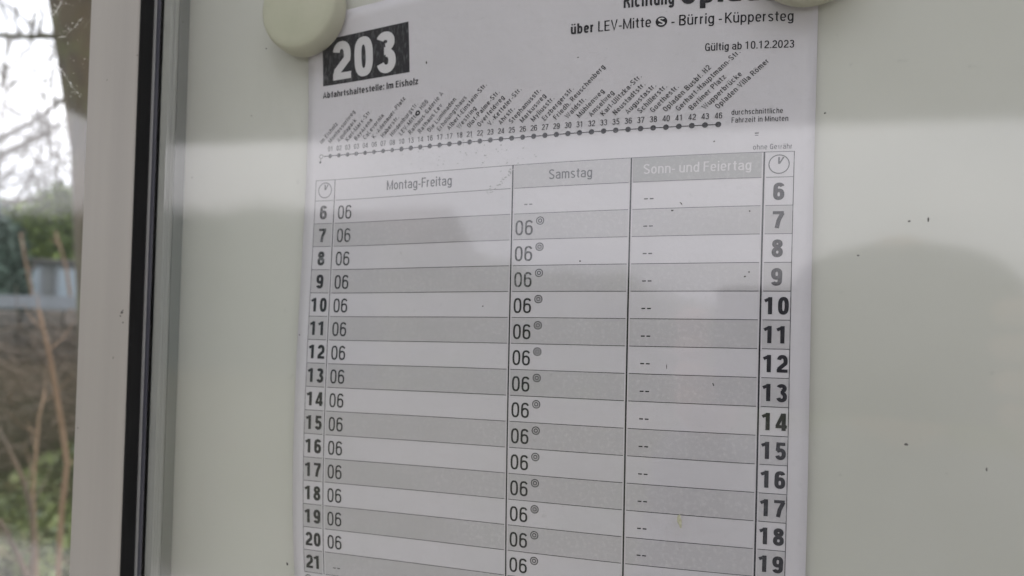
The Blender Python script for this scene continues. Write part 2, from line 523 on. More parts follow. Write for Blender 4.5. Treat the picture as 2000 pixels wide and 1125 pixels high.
# outer frame: four mitre-less profiles with rounded arrises
fprof = [(-0.1975, -0.012), (-0.1975, 0.0236), (-0.1967, 0.0246), (-0.1692, 0.0246), (-0.1684, 0.0243), (-0.1682, 0.0238), (-0.1682, 0.0119), (-0.1722, 0.0119), (-0.1722, -0.012)]
extrude_profile('frame_profile', fprof, YB - 0.028, YT + 0.028, MT['alu'], case)
extrude_profile('frame_profile', fprof, YB - 0.028, YT + 0.028, MT['alu'], case, MIR)
cbox('frame_profile', (-0.1722, YT + 0.0002, -0.012), (MIR + 0.1722, YT + 0.028, 0.0246), MT['alu'], case, 0.0006)
cbox('frame_profile', (-0.1722, YB - 0.028, -0.012), (MIR + 0.1722, YB - 0.0002, 0.0246), MT['alu'], case, 0.0006)
cbox('rear_cover', (-0.1722, YB, -0.0120), (MIR + 0.1722, YT, -0.0065), MT['shelter'], case)

# ------------------------------------------------------------------ the printed sheet: shape of the paper
HB = [(2,0),(0,2),(1,1),(3,0),(2,1),(1,2),(0,3),(4,0),(3,1),(2,2),(1,3),(0,4)]
HC = [-0.025249,-0.017739,0.041681,-0.024007,-0.046205,0.001689,0.04922,0.014233,-0.008468,-0.045884,-0.023462,-0.012786]
WB = [(0,1),(1,0),(2,0),(1,1),(0,2),(3,0),(2,1),(1,2),(0,3),(4,0),(3,1),(2,2),(1,3),(0,4),(5,0),(4,1),(3,2),(2,3),(1,4),(0,5)]
WX = [0.408433,0.585006,1.192344,0.254438,0.625308,-0.479199,3.042477,-0.345526,-0.467308,-1.051062,-0.824776,0.888649,2.205014,-0.36021,-0.044611,-1.390827,-0.927292,-0.760531,0.028831,-0.339936]
WY = [-0.903641,1.322572,-0.466163,-0.221507,0.651036,0.883807,-1.111658,0.947651,-0.818486,0.426045,-1.237278,-1.058782,-0.780193,1.769728,-0.801072,0.487883,-0.285877,-2.557021,0.13869,-1.168929]
def paper(X, Y, lift=0.0):
    """sheet millimetres -> world point on the slightly buckled sheet"""
    x, y = X * 0.001, Y * 0.001
    u = min(max(x, -0.1035), 0.1035) / 0.1
    v = min(max(y, -0.108), 0.142) / 0.12
    h = sum(c * u**i * v**j for c, (i, j) in zip(HC, HB)) * 0.01
    dx = sum(c * u**i * v**j for c, (i, j) in zip(WX, WB)) * 0.001
    dy = sum(c * u**i * v**j for c, (i, j) in zip(WY, WB)) * 0.001
    return B(x + dx, y + dy, h + lift)

tt = empty('timetable', B(0, -0.147, 0), 'white printed bus timetable sheet numbered 203, pinned by cream magnets', 'timetable')
PX0, PX1, PY0, PY1 = -100.3, 101.45, -146.0, 146.0
nxp, nyp = 44, 60
V, F = [], []
for s_ in (0, 1):
    for j in range(nyp + 1):
        for i in range(nxp + 1):
            V.append(paper(PX0 + (PX1 - PX0) * i / nxp, PY0 + (PY1 - PY0) * j / nyp, -0.00012 * s_))
N1 = (nxp + 1) * (nyp + 1)
for j in range(nyp):
    for i in range(nxp):
        a = j * (nxp + 1) + i
        F.append((a, a + 1, a + nxp + 2, a + nxp + 1))
        F.append((N1 + a, N1 + a + nxp + 1, N1 + a + nxp + 2, N1 + a + 1))
for j in range(nyp):
    for i, flip in ((0, 1), (nxp, 0)):
        a = j * (nxp + 1) + i
        b = a + nxp + 1
        F.append((a, b, b + N1, a + N1) if flip else (a, a + N1, b + N1, b))
for i in range(nxp):
    for j, flip in ((0, 0), (nyp, 1)):
        a = j * (nxp + 1) + i
        b = a + 1
        F.append((a, b, b + N1, a + N1) if flip else (a, a + N1, b + N1, b))
mesh_obj('sheet', V, F, MT['paper'], tt, True)

L_BAND, L_LINE, L_TEXT = 0.00004, 0.00007, 0.00010
def pquad(name, x0, y0, x1, y1, m, lift, parent=tt, step=8.0):
    n = max(1, int((x1 - x0) / step)); k = max(1, int((y1 - y0) / step))
    V, F = [], []
    for j in range(k + 1):
        for i in range(n + 1):
            V.append(paper(x0 + (x1 - x0) * i / n, y0 + (y1 - y0) * j / k, lift))
    for j in range(k):
        for i in range(n):
            a = j * (n + 1) + i
            F.append((a, a + 1, a + n + 2, a + n + 1))
    return mesh_obj(name, V, F, m, parent)

# ------------------------------------------------------------------ lettering: a condensed grotesque drawn with strokes
def arc(cx, cy, rx, ry, a0, a1, n=2.5, k=None):
    k = k or max(4, int(abs(a1 - a0) / 13))
    out = []
    for i in range(k + 1):
        a = math.radians(a0 + (a1 - a0) * i / k)
        c, s = math.cos(a), math.sin(a)
        out.append((cx + rx * math.copysign(abs(c) ** (2 / n), c), cy + ry * math.copysign(abs(s) ** (2 / n), s)))
    return out

def glyph(ch, w):
    """(strokes, advance); cap height 1; w = stroke weight. A stroke is (points, width, closed)."""
    X = 0.73
    h = w / 2
    hw = w * 0.86            # horizontal strokes are a touch thinner
    S = []
    def st(p, ww=None, closed=False): S.append((p, ww or w, closed))
    sb = 0.055 + 0.0 * w     # side bearing
    D = 0.475 + w * 0.35      # digit width
    L, R = h, D - h
    m_ = D / 2
    adv = None
    if ch in '0123456789':
        adv = D + 2 * sb
        if ch == '0':
            st(arc(m_, .5, m_ - h, .5 - hw / 2, 0, 360, 2.7, 28)[:-1], closed=True)
        elif ch == '1':
            x = D * 0.66 - h
            st([(x, 0), (x, 1.0)])
            st([(x - h - 0.17, .775), (x - h * 0.2, .90)], w * .85)
        elif ch == '2':
            ry = .26
            st(arc(m_, 1 - hw / 2 - ry, m_ - h, ry, 165, -25, 2.4) + [(L + 0.03, hw + .05), (L + 0.0, hw * .5)])
            st([(0.0, hw / 2), (D, hw / 2)], hw)
        elif ch == '3':
            st(arc(m_ - .01, .76, m_ - h - .01, .24 - hw / 2, 160, -90, 2.2))
            st(arc(m_, .275, m_ - h, .275 - hw / 2 + .02, 90, -165, 2.2))
            st([(m_ * .80, .525), (m_ * 1.05, .525)], hw * 1.08)
        elif ch == '4':
            x = D * .74
            st([(x, 0), (x, 1)])
            st([(x - h * .4, .98), (h * .6, .235)], w * .8)
            st([(0, .235), (D * 1.04, .235)], hw)
        elif ch == '5':
            st([(D * .12, 1 - hw / 2), (D * .93, 1 - hw / 2)], hw)
            st([(D * .12 + h, 1), (D * .10 + h * .7, .50)], w * .9)
            st([(D * .12 + h * .6, .535)] + arc(m_, .325, m_ - h, .325 - hw / 2, 125, -160, 2.3))
        elif ch in '69':
            s1 = arc(m_, .325, m_ - h, .325 - hw / 2, 0, 360, 2.5, 24)[:-1]
            s2 = arc(m_ + .01, .70, m_ - h, .30 - hw / 2, 22, 180, 2.4) + [(L, .34)]
            if ch == '9':
                s1 = [(D - x, 1 - y) for x, y in s1]; s2 = [(D - x, 1 - y) for x, y in s2]
            st(s1, closed=True); st(s2)
        elif ch == '7':
            st([(0.01, 1 - hw / 2), (D, 1 - hw / 2)], hw)
            st([(R + h * .4, 1 - hw * .6), (D * .55, .45), (D * .40, 0)])
        elif ch == '8':
            st(arc(m_, .755, m_ - h - .02, .245 - hw / 2, 0, 360, 2.3, 22)[:-1], closed=True)
            st(arc(m_, .275, m_ - h, .275 - hw / 2 + .01, 0, 360, 2.4, 22)[:-1], closed=True)
        return S, adv, sb
    O = 0.44 + w * 0.35      # lower case round width
    UW = 0.50 + w * 0.4      # upper case width
    def ring(cx, cy, rx, ry): st(arc(cx, cy, rx, ry, 0, 360, 2.3, 22)[:-1], closed=True)
    wd = O
    m_, L, R = O / 2, h, O - h
    base = {'ä': 'a', 'ö': 'o', 'ü': 'u'}.get(ch, ch)
    if base in 'acdeghnopqbsuvxyzkrmw' and base != ch or ch in 'acdeghnopqbsuvxyzkrmw':
        pass
    c = base
    if c == 'o': ring(m_, X / 2, m_ - h, X / 2 - hw / 2)
    elif c == 'a':
        st([(R, 0), (R, X * .66)] + arc(m_, X * .66, m_ - h, X * .34 - hw / 2, 0, 160, 2.4)[1:])
        st([(R, X * .58), (m_ + .02, X * .56)] + arc(m_ - .0, X * .30, m_ - h, X * .30 - hw / 2, 100, 290, 2.4) + [(R, X * .16)], w * .9)
    elif c == 'b':
        st([(L, 0), (L, 1)]); ring(m_, X / 2, m_ - h, X / 2 - hw / 2)
    elif c == 'c': st(arc(m_, X / 2, m_ - h, X / 2 - hw / 2, 42, 318, 2.5))
    elif c == 'd':
        st([(R, 0), (R, 1)]); ring(m_, X / 2, m_ - h, X / 2 - hw / 2)
    elif c == 'e':
        st(arc(m_, X / 2, m_ - h, X / 2 - hw / 2, 0, 320, 2.5)); st([(h, X * .49), (R, X * .49)], hw * .9)
    elif c == 'f':
        wd = .27 + w * .3; x = .10 + h
        st([(x, 0), (x, .78)] + arc(x + .14, .78, .14, .22 - hw / 2, 180, 95, 2.4)); st([(0, X - hw / 2), (wd, X - hw / 2)], hw)
    elif c == 'g':
        ring(m_, X / 2, m_ - h, X / 2 - hw / 2)
        st([(R, X), (R, -.02)] + arc(m_, -.02, m_ - h, .22 - hw / 2, 0, -155, 2.4))
    elif c in 'hn':
        st([(L, 0), (L, 1 if c == 'h' else X)])
        st([(R, 0), (R, X * .62)] + arc(m_, X * .62, m_ - h, X * .38 - hw / 2, 0, 165, 2.4)[1:])
    elif c == 'i': wd = w; st([(h, 0), (h, X)]); st([(h, .86), (h, 1)])
    elif c == 'l': wd = w; st([(h, 0), (h, 1)])
    elif c == 'k':
        st([(L, 0), (L, 1)]); st([(L, .25), (O - h * .6, X)], w * .85); st([(L + .11, .38), (O - h * .3, 0)], w * .95)
    elif c == 'm':
        wd = O * 1.55; q = wd / 2
        st([(L, 0), (L, X)])
        st([(q, 0), (q, X * .66)] + arc((L + q) / 2, X * .66, (q - L) / 2, X * .34 - hw / 2, 0, 165, 2.4)[1:])
        st([(wd - h, 0), (wd - h, X * .66)] + arc((wd - h + q) / 2, X * .66, (wd - h - q) / 2, X * .34 - hw / 2, 0, 165, 2.4)[1:])
    elif c == 'p': st([(L, -.24), (L, X)]); ring(m_, X / 2, m_ - h, X / 2 - hw / 2)
    elif c == 'q': st([(R, -.24), (R, X)]); ring(m_, X / 2, m_ - h, X / 2 - hw / 2)
    elif c == 'r': wd = .27 + w * .3; st([(L, 0), (L, X)]); st(arc(L + .2, X * .62, .2, X * .38 - hw / 2, 170, 95, 2.2))
    elif c == 's':
        wd = O * .92; q = wd / 2
        st(arc(q, X * .735, q - h, X * .265 - hw / 2, 30, 200, 2.3) + [(q, X * .5)] + arc(q, X * .265, q - h, X * .265 - hw / 2, 20, -150, 2.3), w * .93)
    elif c == 't': wd = .27 + w * .3; x = .09 + h; st([(x, .93), (x, .18)] + arc(x + .13, .18, .13, .18 - hw / 2, 180, 265, 2.3)); st([(0, X - hw / 2), (wd, X - hw / 2)], hw)
    elif c == 'u':
        st([(R, 0), (R, X)])
        st([(L, X), (L, X * .36)] + arc(m_, X * .36, m_ - h, X * .36 - hw / 2, 180, 350, 2.4)[1:])
    elif c == 'v': st([(h * .8, X), (m_, .02), (O - h * .8, X)], w * .92)
    elif c == 'w': wd = O * 1.42; st([(h * .8, X), (wd * .28, .02), (wd / 2, X), (wd * .72, .02), (wd - h * .8, X)], w * .85)
    elif c == 'x': st([(h, 0), (O - h, X)], w * .9); st([(h, X), (O - h, 0)], w * .9)
    elif c == 'y': st([(h * .8, X), (m_ + h * .2, .03)], w * .9); st([(O - h * .8, X), (m_ * .75, -.14), (m_ * .3, -.22)], w * .9)
    elif c == 'z': st([(0, X - hw / 2), (O * .9, X - hw / 2)], hw); st([(O * .9 - h, X - hw), (h, hw)], w * .9); st([(0, hw / 2), (O * .9, hw / 2)], hw); wd = O * .9
    elif c == '.': wd = w; st([(h, 0), (h, w * 1.05)])
    elif c == ':': wd = w; st([(h, 0), (h, w * 1.05)]); st([(h, X - w * 1.05), (h, X)])
    elif c == '-': wd = .26; st([(0, .34), (.26, .34)], hw)
    elif c == ' ': return [], .25, 0
    else:
        wd = UW; m_, L, R = UW / 2, h, UW - h
        if c == 'A': wd = UW * 1.08; st([(h * .7, 0), (wd / 2, .97), (wd - h * .7, 0)], w * .92); st([(wd * .2, .28), (wd * .8, .28)], hw)
        elif c == 'B':
            st([(L, 0), (L, 1)])
            st([(L, 1 - hw / 2), (m_, 1 - hw / 2)] + arc(m_, .76, m_ - h - .01, .24 - hw / 2, 90, -90, 2.4)[1:] + [(L, .52)])
            st([(m_, .52)] + arc(m_, .26, m_ - h, .26 - hw / 2, 90, -90, 2.4)[1:] + [(L, hw / 2)])
        elif c == 'C': st(arc(m_, .5, m_ - h, .5 - hw / 2, 35, 325, 2.6))
        elif c == 'D': st([(L, hw / 2), (L, 1 - hw / 2), (m_ * .8, 1 - hw / 2)] + arc(m_ * .8, .5, UW - h - m_ * .8, .5 - hw / 2, 90, -90, 2.7)[1:] + [(L, hw / 2)])
        elif c in 'EF':
            wd = UW * .84; st([(L, 0), (L, 1)])
            st([(L, 1 - hw / 2), (wd, 1 - hw / 2)], hw); st([(L, .52), (wd * .92, .52)], hw)
            if c == 'E': st([(L, hw / 2), (wd, hw / 2)], hw)
        elif c == 'G': st(arc(m_, .5, m_ - h, .5 - hw / 2, 35, 340, 2.6)); st([(R, 0), (R, .46)]); st([(m_, .46), (UW, .46)], hw)
        elif c == 'H': st([(L, 0), (L, 1)]); st([(R, 0), (R, 1)]); st([(L, .52), (R, .52)], hw)
        elif c == 'I': wd = w; st([(h, 0), (h, 1)])
        elif c == 'K': st([(L, 0), (L, 1)]); st([(L, .38), (UW - h * .7, 1)], w * .9); st([(L + .13, .56), (UW - h * .4, 0)], w * .95)
        elif c == 'L': wd = UW * .8; st([(L, 0), (L, 1)]); st([(L, hw / 2), (wd, hw / 2)], hw)
        elif c == 'M': wd = UW * 1.3; st([(L, 0), (L, 1)]); st([(wd - h, 0), (wd - h, 1)]); st([(L, .98), (wd / 2, .05), (wd - h, .98)], w * .85)
        elif c == 'N': st([(L, 0), (L, 1)]); st([(R, 0), (R, 1)]); st([(L, .98), (R, .02)], w * .9)
        elif c == 'O': ring(m_, .5, m_ - h, .5 - hw / 2)
        elif c in 'PR':
            st([(L, 0), (L, 1)]); st([(L, 1 - hw / 2), (m_, 1 - hw / 2)] + arc(m_, .73, m_ - h, .27 - hw / 2, 90, -90, 2.4)[1:] + [(L, .46 + hw * .25)])
            if c == 'R': st([(m_ * 1.15, .44), (R, .2), (R + .01, 0)], w * .95)
        elif c == 'S': st(arc(m_, .75, m_ - h, .25 - hw / 2, 25, 200, 2.3) + [(m_, .5)] + arc(m_, .27, m_ - h, .27 - hw / 2, 20, -160, 2.3))
        elif c == 'U': st([(L, 1), (L, .3)] + arc(m_, .3, m_ - h, .3 - hw / 2, 180, 360, 2.5)[1:] + [(R, 1)])
        elif c == 'V': wd = UW * 1.02; st([(h * .7, 1), (wd / 2, .02), (wd - h * .7, 1)], w * .92)
        elif c == 'W': wd = UW * 1.55; st([(h * .7, 1), (wd * .28, .02), (wd / 2, .98), (wd * .72, .02), (wd - h * .7, 1)], w * .85)
    if ch in 'äöü':
        dd = max(w * 0.5, .06)
        st([(m_ - .115, .86), (m_ - .115, .99)], dd * 1.7); st([(m_ + .115, .86), (m_ + .115, .99)], dd * 1.7)
    return S, wd + 2 * sb, sb

def stroke_quads(pts, ww, closed):
    n = len(pts)
    P = [Vector((p[0], p[1])) for p in pts]
    Ls, Rs = [], []
    for i in range(n):
        if closed:
            a, b = P[i - 1], P[(i + 1) % n]
            d1, d2 = (P[i] - a), (b - P[i])
        else:
            d1 = P[i] - P[i - 1] if i > 0 else P[1] - P[0]
            d2 = P[i + 1] - P[i] if i < n - 1 else P[n - 1] - P[n - 2]
        if d1.length < 1e-9: d1 = d2
        if d2.length < 1e-9: d2 = d1
        d1, d2 = d1.normalized(), d2.normalized()
        t = (d1 + d2)
        t = t.normalized() if t.length > 1e-6 else d1
        nrm = Vector((-t.y, t.x))
        cs = max(0.55, nrm.dot(Vector((-d1.y, d1.x))))
        Ls.append(P[i] + nrm * (ww / 2 / cs)); Rs.append(P[i] - nrm * (ww / 2 / cs))
    return Ls, Rs

def text(name, s, x, y, cap, m, w=0.14, width=None, hs=1.0, align='l', rot=0.0, track=0.0, parent=tt, lift=L_TEXT, label=None, kind=None):
    """letters in sheet millimetres; width fits the line, rot in degrees about (x, y)"""
    gl, cx = [], 0.0
    for ch in s:
        S, adv, sb = glyph(ch, w)
        gl.append((S, cx + sb)); cx += adv + track
    total = cx - track - 0.055 * 2
    if width: hs = width / (total * cap)
    x_off = {'l': 0, 'r': -total * cap * hs, 'c': -total * cap * hs / 2}[align]
    ca, sa = math.cos(math.radians(rot)), math.sin(math.radians(rot))
    V, F = [], []
    zc = 0
    for S, gx in gl:
        for (pts, ww, closed) in S:
            zc = (zc + 1) % 5
            Ls, Rs = stroke_quads(pts, ww, closed)
            b = len(V)
            for A, C_ in zip(Ls, Rs):
                for q in (A, C_):
                    tx = x_off + (q.x + gx - 0.055) * cap * hs
                    ty = q.y * cap
                    V.append(paper(x + tx * ca - ty * sa, y + tx * sa + ty * ca, lift + zc * 0.0000025))
            n = len(Ls)
            for i in range(n if closed else n - 1):
                j = (i + 1) % n
                F.append((b + 2 * i, b + 2 * i + 1, b + 2 * j + 1, b + 2 * j))
    o = mesh_obj(name, V, F, m, parent)
    if label: o['label'] = label
    if kind: o['kind'] = kind
    return o

def pring(name, cx, cy, ro, ri, m, parent=tt, lift=L_TEXT, n=28):
    V, F = [], []
    for i in range(n):
        a = 2 * math.pi * i / n
        V.append(paper(cx + ro * math.cos(a), cy + ro * math.sin(a), lift))
        if ri > 0: V.append(paper(cx + ri * math.cos(a), cy + ri * math.sin(a), lift))
    if ri > 0:
        for i in range(n):
            j = (i + 1) % n
            F.append((2 * i + 1, 2 * i, 2 * j, 2 * j + 1))
    else:
        F.append(tuple(range(n)))
    return mesh_obj(name, V, F, m, parent)

def pstroke(name, pts, ww, m, parent=tt, lift=L_TEXT):
    Ls, Rs = stroke_quads(pts, ww, False)
    V, F = [], []
    for A, C_ in zip(Ls, Rs):
        V += [paper(A.x, A.y, lift), paper(C_.x, C_.y, lift)]
    for i in range(len(Ls) - 1):
        F.append((2 * i, 2 * i + 1, 2 * i + 3, 2 * i + 2))
    return mesh_obj(name, V, F, m, parent)

# ---- heading
badge = pquad('route_badge', -92.6, 112.6, -49.4, 134.4, MT['ink_box'], L_BAND, tt, 4.0)
text('route_number', '203', -87.3, 114.5, 17.4, MT['white_print'], w=0.21, width=31.4, parent=badge, lift=L_LINE)
text('stop_heading', 'Abfahrtshaltestelle: Im Eisholz', -92.6, 106.9, 2.85, MT['ink'], w=0.175, width=47.2)
text('direction_word', 'Richtung', 36.9, 126.3, 5.3, MT['ink'], w=0.185, width=17.3)
text('direction_name', 'Opladen', 56.3, 126.0, 8.6, MT['ink'], w=0.20, width=37.5)
text('via_word', 'über', 17.9, 118.35, 4.0, MT['ink'], w=0.19, width=8.4)
text('via_text', 'LEV-Mitte', 27.9, 118.3, 3.95, MT['ink'], w=0.125, width=18.6)
sy = pring('rail_symbol', 50.0, 119.95, 2.0, 0, MT['ink'])
text('letter', 'S', 50.0, 118.65, 2.7, MT['white_print'], w=0.17, width=2.3, align='c', parent=sy, lift=L_TEXT + 0.00002)
text('via_text', '- Bürrig -', 53.4, 118.0, 3.95, MT['ink'], w=0.125, width=16.8)
text('via_text', 'Küppersteg', 71.2, 117.85, 3.95, MT['ink'], w=0.125, width=22.3)
text('validity_date', 'Gültig ab 10.12.2023', 64.85, 107.8, 2.85, MT['ink'], w=0.135, width=29.1)
text('duration_note', 'durchschnittliche', 74.2, 83.85, 1.95, MT['ink'], w=0.12, width=16.7, track=.05)
text('duration_note', 'Fahrzeit in Minuten', 74.3, 80.95, 1.95, MT['ink'], w=0.12, width=18.4, track=.05)
text('footnote', 'ohne Gewähr', 81.6, 70.95, 1.9, MT['ink_grey'], w=0.12, width=12.7, track=.05)
pstroke('print_smudge', [(82.0, 76.9), (83.3, 76.9)], .35, MT['ink'])
pstroke('print_smudge', [(82.1, 76.1), (83.2, 76.1)], .25, MT['ink_grey'])

# ---- line of stops
stops = ['Im Eisholz', 'Montessoriweg', 'Aquilapark', 'Karl-Marx-Str.', 'BayArena', 'CaLevornia', 'K.-Adenauer-Platz', 'Haberstr.', 'Hindenburgstr.',
         'LEV-Mitte', 'Rathaus-Galerie A', 'Rathaus Lev', 'Die Luminaden', 'Erholungshaus', 'Albert-Einstein-Str.', 'Westring', 'Olof-Palme-Str.',
         'Overfeldweg', 'V.-Ketteler-Str.', 'Ahrstr.', 'Stephanusstr.', 'Markusweg', 'Myliusstr.', 'Erzbergerstr.', 'Friedh. Reuschenberg', 'Waldstr.',
         'Mühlenweg', 'Amselweg', 'Karl-Ulitzka-Str.', 'Neustadtstr.', 'Augustastr.', 'Schillerstr.', 'Goethestr.', 'Opladen Busbf. H2',
         'Gerhart-Hauptmann-Str.', 'Berliner Platz', 'Wupperbrücke', 'Opladen Villa Römer']
mins = '01 02 03 03 04 06 07 08 10 13 14 16 17 17 18 21 22 23 24 25 26 26 27 29 30 31 32 33 35 36 37 38 40 41 42 43 46'.split()
DX0, DDX, DY = -95 + 6.852, 4.391, 80.61
pstroke('route_line', [(DX0 - DDX + 1.0 + i * (36 * DDX + DDX - 1.0) / 12, DY) for i in range(13)], 0.34, MT['ink'], lift=L_LINE)
SOFT = MT['ink_soft']
NTR = 0.075
def run_length(s):
    return (sum(glyph(ch, 0.13)[1] + NTR for ch in s) - NTR - 0.11) * 1.95
NHS = 25.6 / run_length('Friedh. Reuschenberg')
for i, s in enumerate(stops):
    x = DX0 + (i - 1) * DDX
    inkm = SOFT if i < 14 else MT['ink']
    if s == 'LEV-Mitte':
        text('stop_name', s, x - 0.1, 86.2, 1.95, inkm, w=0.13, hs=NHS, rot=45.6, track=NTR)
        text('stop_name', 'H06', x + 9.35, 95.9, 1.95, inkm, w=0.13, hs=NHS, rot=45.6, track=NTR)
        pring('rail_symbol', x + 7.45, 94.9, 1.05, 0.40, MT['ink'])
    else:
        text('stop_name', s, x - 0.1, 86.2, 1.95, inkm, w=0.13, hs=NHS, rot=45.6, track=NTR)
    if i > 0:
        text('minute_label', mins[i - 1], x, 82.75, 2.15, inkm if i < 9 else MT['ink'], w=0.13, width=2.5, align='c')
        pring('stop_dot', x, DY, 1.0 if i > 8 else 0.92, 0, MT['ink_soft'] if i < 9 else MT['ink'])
x = DX0 - DDX - .3
pring('start_marker', x, DY, 1.0, 0.72, MT['ink_grey'])
pstroke('start_marker', [(x - .15, DY - 1), (x - .25, DY - 2.2)], .25, MT['ink_grey'])
pring('start_marker', x - .35, DY - 2.5, .55, 0, MT['ink_soft'])

# ---- the table
CX = [-95.0, -85.25, -4.0, 40.67, 85.35, 95.0]
def ly(k): return 70.0 - (0 if k == 0 else 9.027 + 9.976 * (k - 1))
NROW = 17
GAP = 0.75
for k in range(2, NROW):
    if k % 2 == 0:     # odd hours: grey bands, broken beside the column rules
        for c in range(5):
            a = CX[c] + (0 if c == 0 else GAP); b = CX[c + 1] - (0 if c == 4 else GAP)
            pquad('grey_band', a, ly(k + 1), b, ly(k), MT['band'], L_BAND)
pquad('column_heading_band', CX[2] + .4, ly(1), CX[3] - .3, ly(0), MT['band'], L_BAND)
pquad('column_heading_band', CX[3] + GAP * .7, ly(1), CX[4] - GAP, ly(0), MT['band_dark'], L_BAND)
lw = 0.22
for k in range(NROW + 1):
    if k == 0:
        pquad('table_line', CX[0], ly(0) - lw / 2, CX[5], ly(0) + lw / 2, MT['ink_grey'], L_LINE)
        continue
    for c in range(5):
        a = CX[c] + (0 if c == 0 else GAP); b = CX[c + 1] - (0 if c == 4 else GAP)
        pquad('table_line', a, ly(k) - lw / 2, b, ly(k) + lw / 2, MT['ink_grey'] if k < 4 else MT['ink'], L_LINE)
for c, ww in enumerate((0.22, 0.34, 0.52, 0.56, 0.56, 0.26)):
    pquad('column_rule', CX[c] - ww / 2, ly(NROW), CX[c] + ww / 2, ly(0), MT['ink'] if c in (2, 3, 4) else MT['ink_soft'], L_LINE + 0.00001, step=5)
for cx in ((CX[0] + CX[1]) / 2, (CX[4] + CX[5]) / 2):
    cy = (ly(0) + ly(1)) / 2 + .05
    ic = pring('clock_symbol', cx, cy, 3.45, 3.1, MT['ink_grey'])
    V_ = [(cx - .05, cy + .1), (cx - .05, cy + 2.5)]
    pstroke('hand', V_, .55, MT['ink_grey'], ic)
    pstroke('hand', [(cx + .1, cy + .2), (cx + 1.45, cy + 2.5)], .5, MT['ink_grey'], ic, L_TEXT + 0.000004)
text('column_heading', 'Montag-Freitag', -59.5, 63.9, 3.95, MT['ink_grey'], w=0.13, width=29.8)
text('column_heading', 'Samstag', 10.3, 63.7, 3.7, MT['ink_grey'], w=0.13, width=16.3)
text('column_heading', 'Sonn- und Feiertag', 45.0, 63.8, 3.6, MT['white_print'], w=0.13, width=36.2)
for i in range(16):
    hr = 6 + i
    yb = ly(i + 2)
    early = i < 3
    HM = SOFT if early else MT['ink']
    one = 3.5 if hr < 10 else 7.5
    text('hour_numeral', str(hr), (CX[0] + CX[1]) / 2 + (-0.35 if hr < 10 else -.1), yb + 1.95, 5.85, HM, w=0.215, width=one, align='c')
    text('hour_numeral', str(hr), (CX[4] + CX[5]) / 2 + (0.15 if hr < 10 else .45), yb + 1.95, 5.95, MT['ink'], w=0.215, width=one + .1, align='c')
    if hr < 21:
        text('departure_minutes', '06', -83.1, yb + 1.75, 5.85, HM, w=0.12, width=6.75)
    else:
        for q in (-80.6, -78.6):
            pstroke('dash', [(q, yb + 3.4), (q + 1.3, yb + 3.4)], .38, MT['ink'])
    if hr > 6:
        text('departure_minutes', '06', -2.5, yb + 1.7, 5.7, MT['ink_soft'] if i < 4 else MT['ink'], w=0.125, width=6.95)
        sy = pring('low_floor_symbol', 7.25, yb + 7.05, 1.58, 1.24, MT['ink'])
        pring('inner_circle', 7.25, yb + 7.05, .82, .46, MT['ink'], sy)
    else:
        for q in (0.85, 2.8):
            pstroke('dash', [(q, yb + 3.5), (q + 1.25, yb + 3.5)], .36, MT['ink_grey'])
    for q in (45.45, 47.4):
        pstroke('dash', [(q, yb + 3.7), (q + 1.35, yb + 3.7)], .42, MT['ink'] if i > 2 else MT['ink_soft'])
pring('low_floor_symbol', -93.2, ly(NROW) - 2.8, 1.7, 1.3, MT['ink_soft'])

# grey flecks where damp has lifted the toner
V, F = [], []
random.seed(17)
def fleck(x, y, r):
    b = len(V)
    k = random.choice((5, 6, 7))
    for i in range(k):
        a = 2 * math.pi * i / k
        q = r * random.uniform(.4, 1.3)
        V.append(paper(x + q * math.cos(a) * 1.4, y + q * math.sin(a), L_TEXT + 0.00002))
    F.append(tuple(range(b, b + k)))
for i in range(70):
    t = random.random()
    fleck(-45 + 48 * t + random.gauss(0, 5), 79.5 - 7 * t + random.gauss(0, 3.2), random.uniform(.08, .34))
for i in range(34):
    t = random.random()
    fleck(-14 + 10 * t + random.gauss(0, .5), 60 + 8 * t + random.gauss(0, .7), random.uniform(.10, .42))
for i in range(60):
    fleck(random.uniform(-98, 99), random.uniform(-120, 135), random.uniform(.05, .16))
tag(mesh_obj('toner_flecks', V, F, MT['fleck'], tt), kind='stuff')

# ------------------------------------------------------------------ magnets
def magnet(cx, cy, label):
    prof = [(0.0188, 0.0), (0.0191, 0.0008), (0.0189, 0.0040), (0.0185, 0.0066), (0.0179, 0.0078), (0.0170, 0.0084), (0.0140, 0.0086), (0.008, 0.0088), (0.0001, 0.0089)]
    n = 64
    V, F = [], []
    for r, z in prof:
        for k in range(n):
            a = 2 * math.pi * k / n
            V.append(B(cx + r * math.cos(a), cy + r * math.sin(a), 0.0009 + z))
    for i in range(len(prof) - 1):
        for k in range(n):
            a = i * n + k; b = i * n + (k + 1) % n
            F.append((a, b, b + n, a + n))
    F.append(tuple(reversed(range(n))))
    F.append(tuple((len(prof) - 1) * n + k for k in range(n)))
    o = mesh_obj('magnet', V, F, MT['magnet'], None, True)
    return tag(o, label, 'magnet', 'round magnets pinning the timetable')
magnet(-0.0985, 0.1404, 'round cream magnet beside the black 203 block')
magnet(0.1010, 0.1362, 'round cream magnet at the top right corner of the timetable, above Küppersteg')

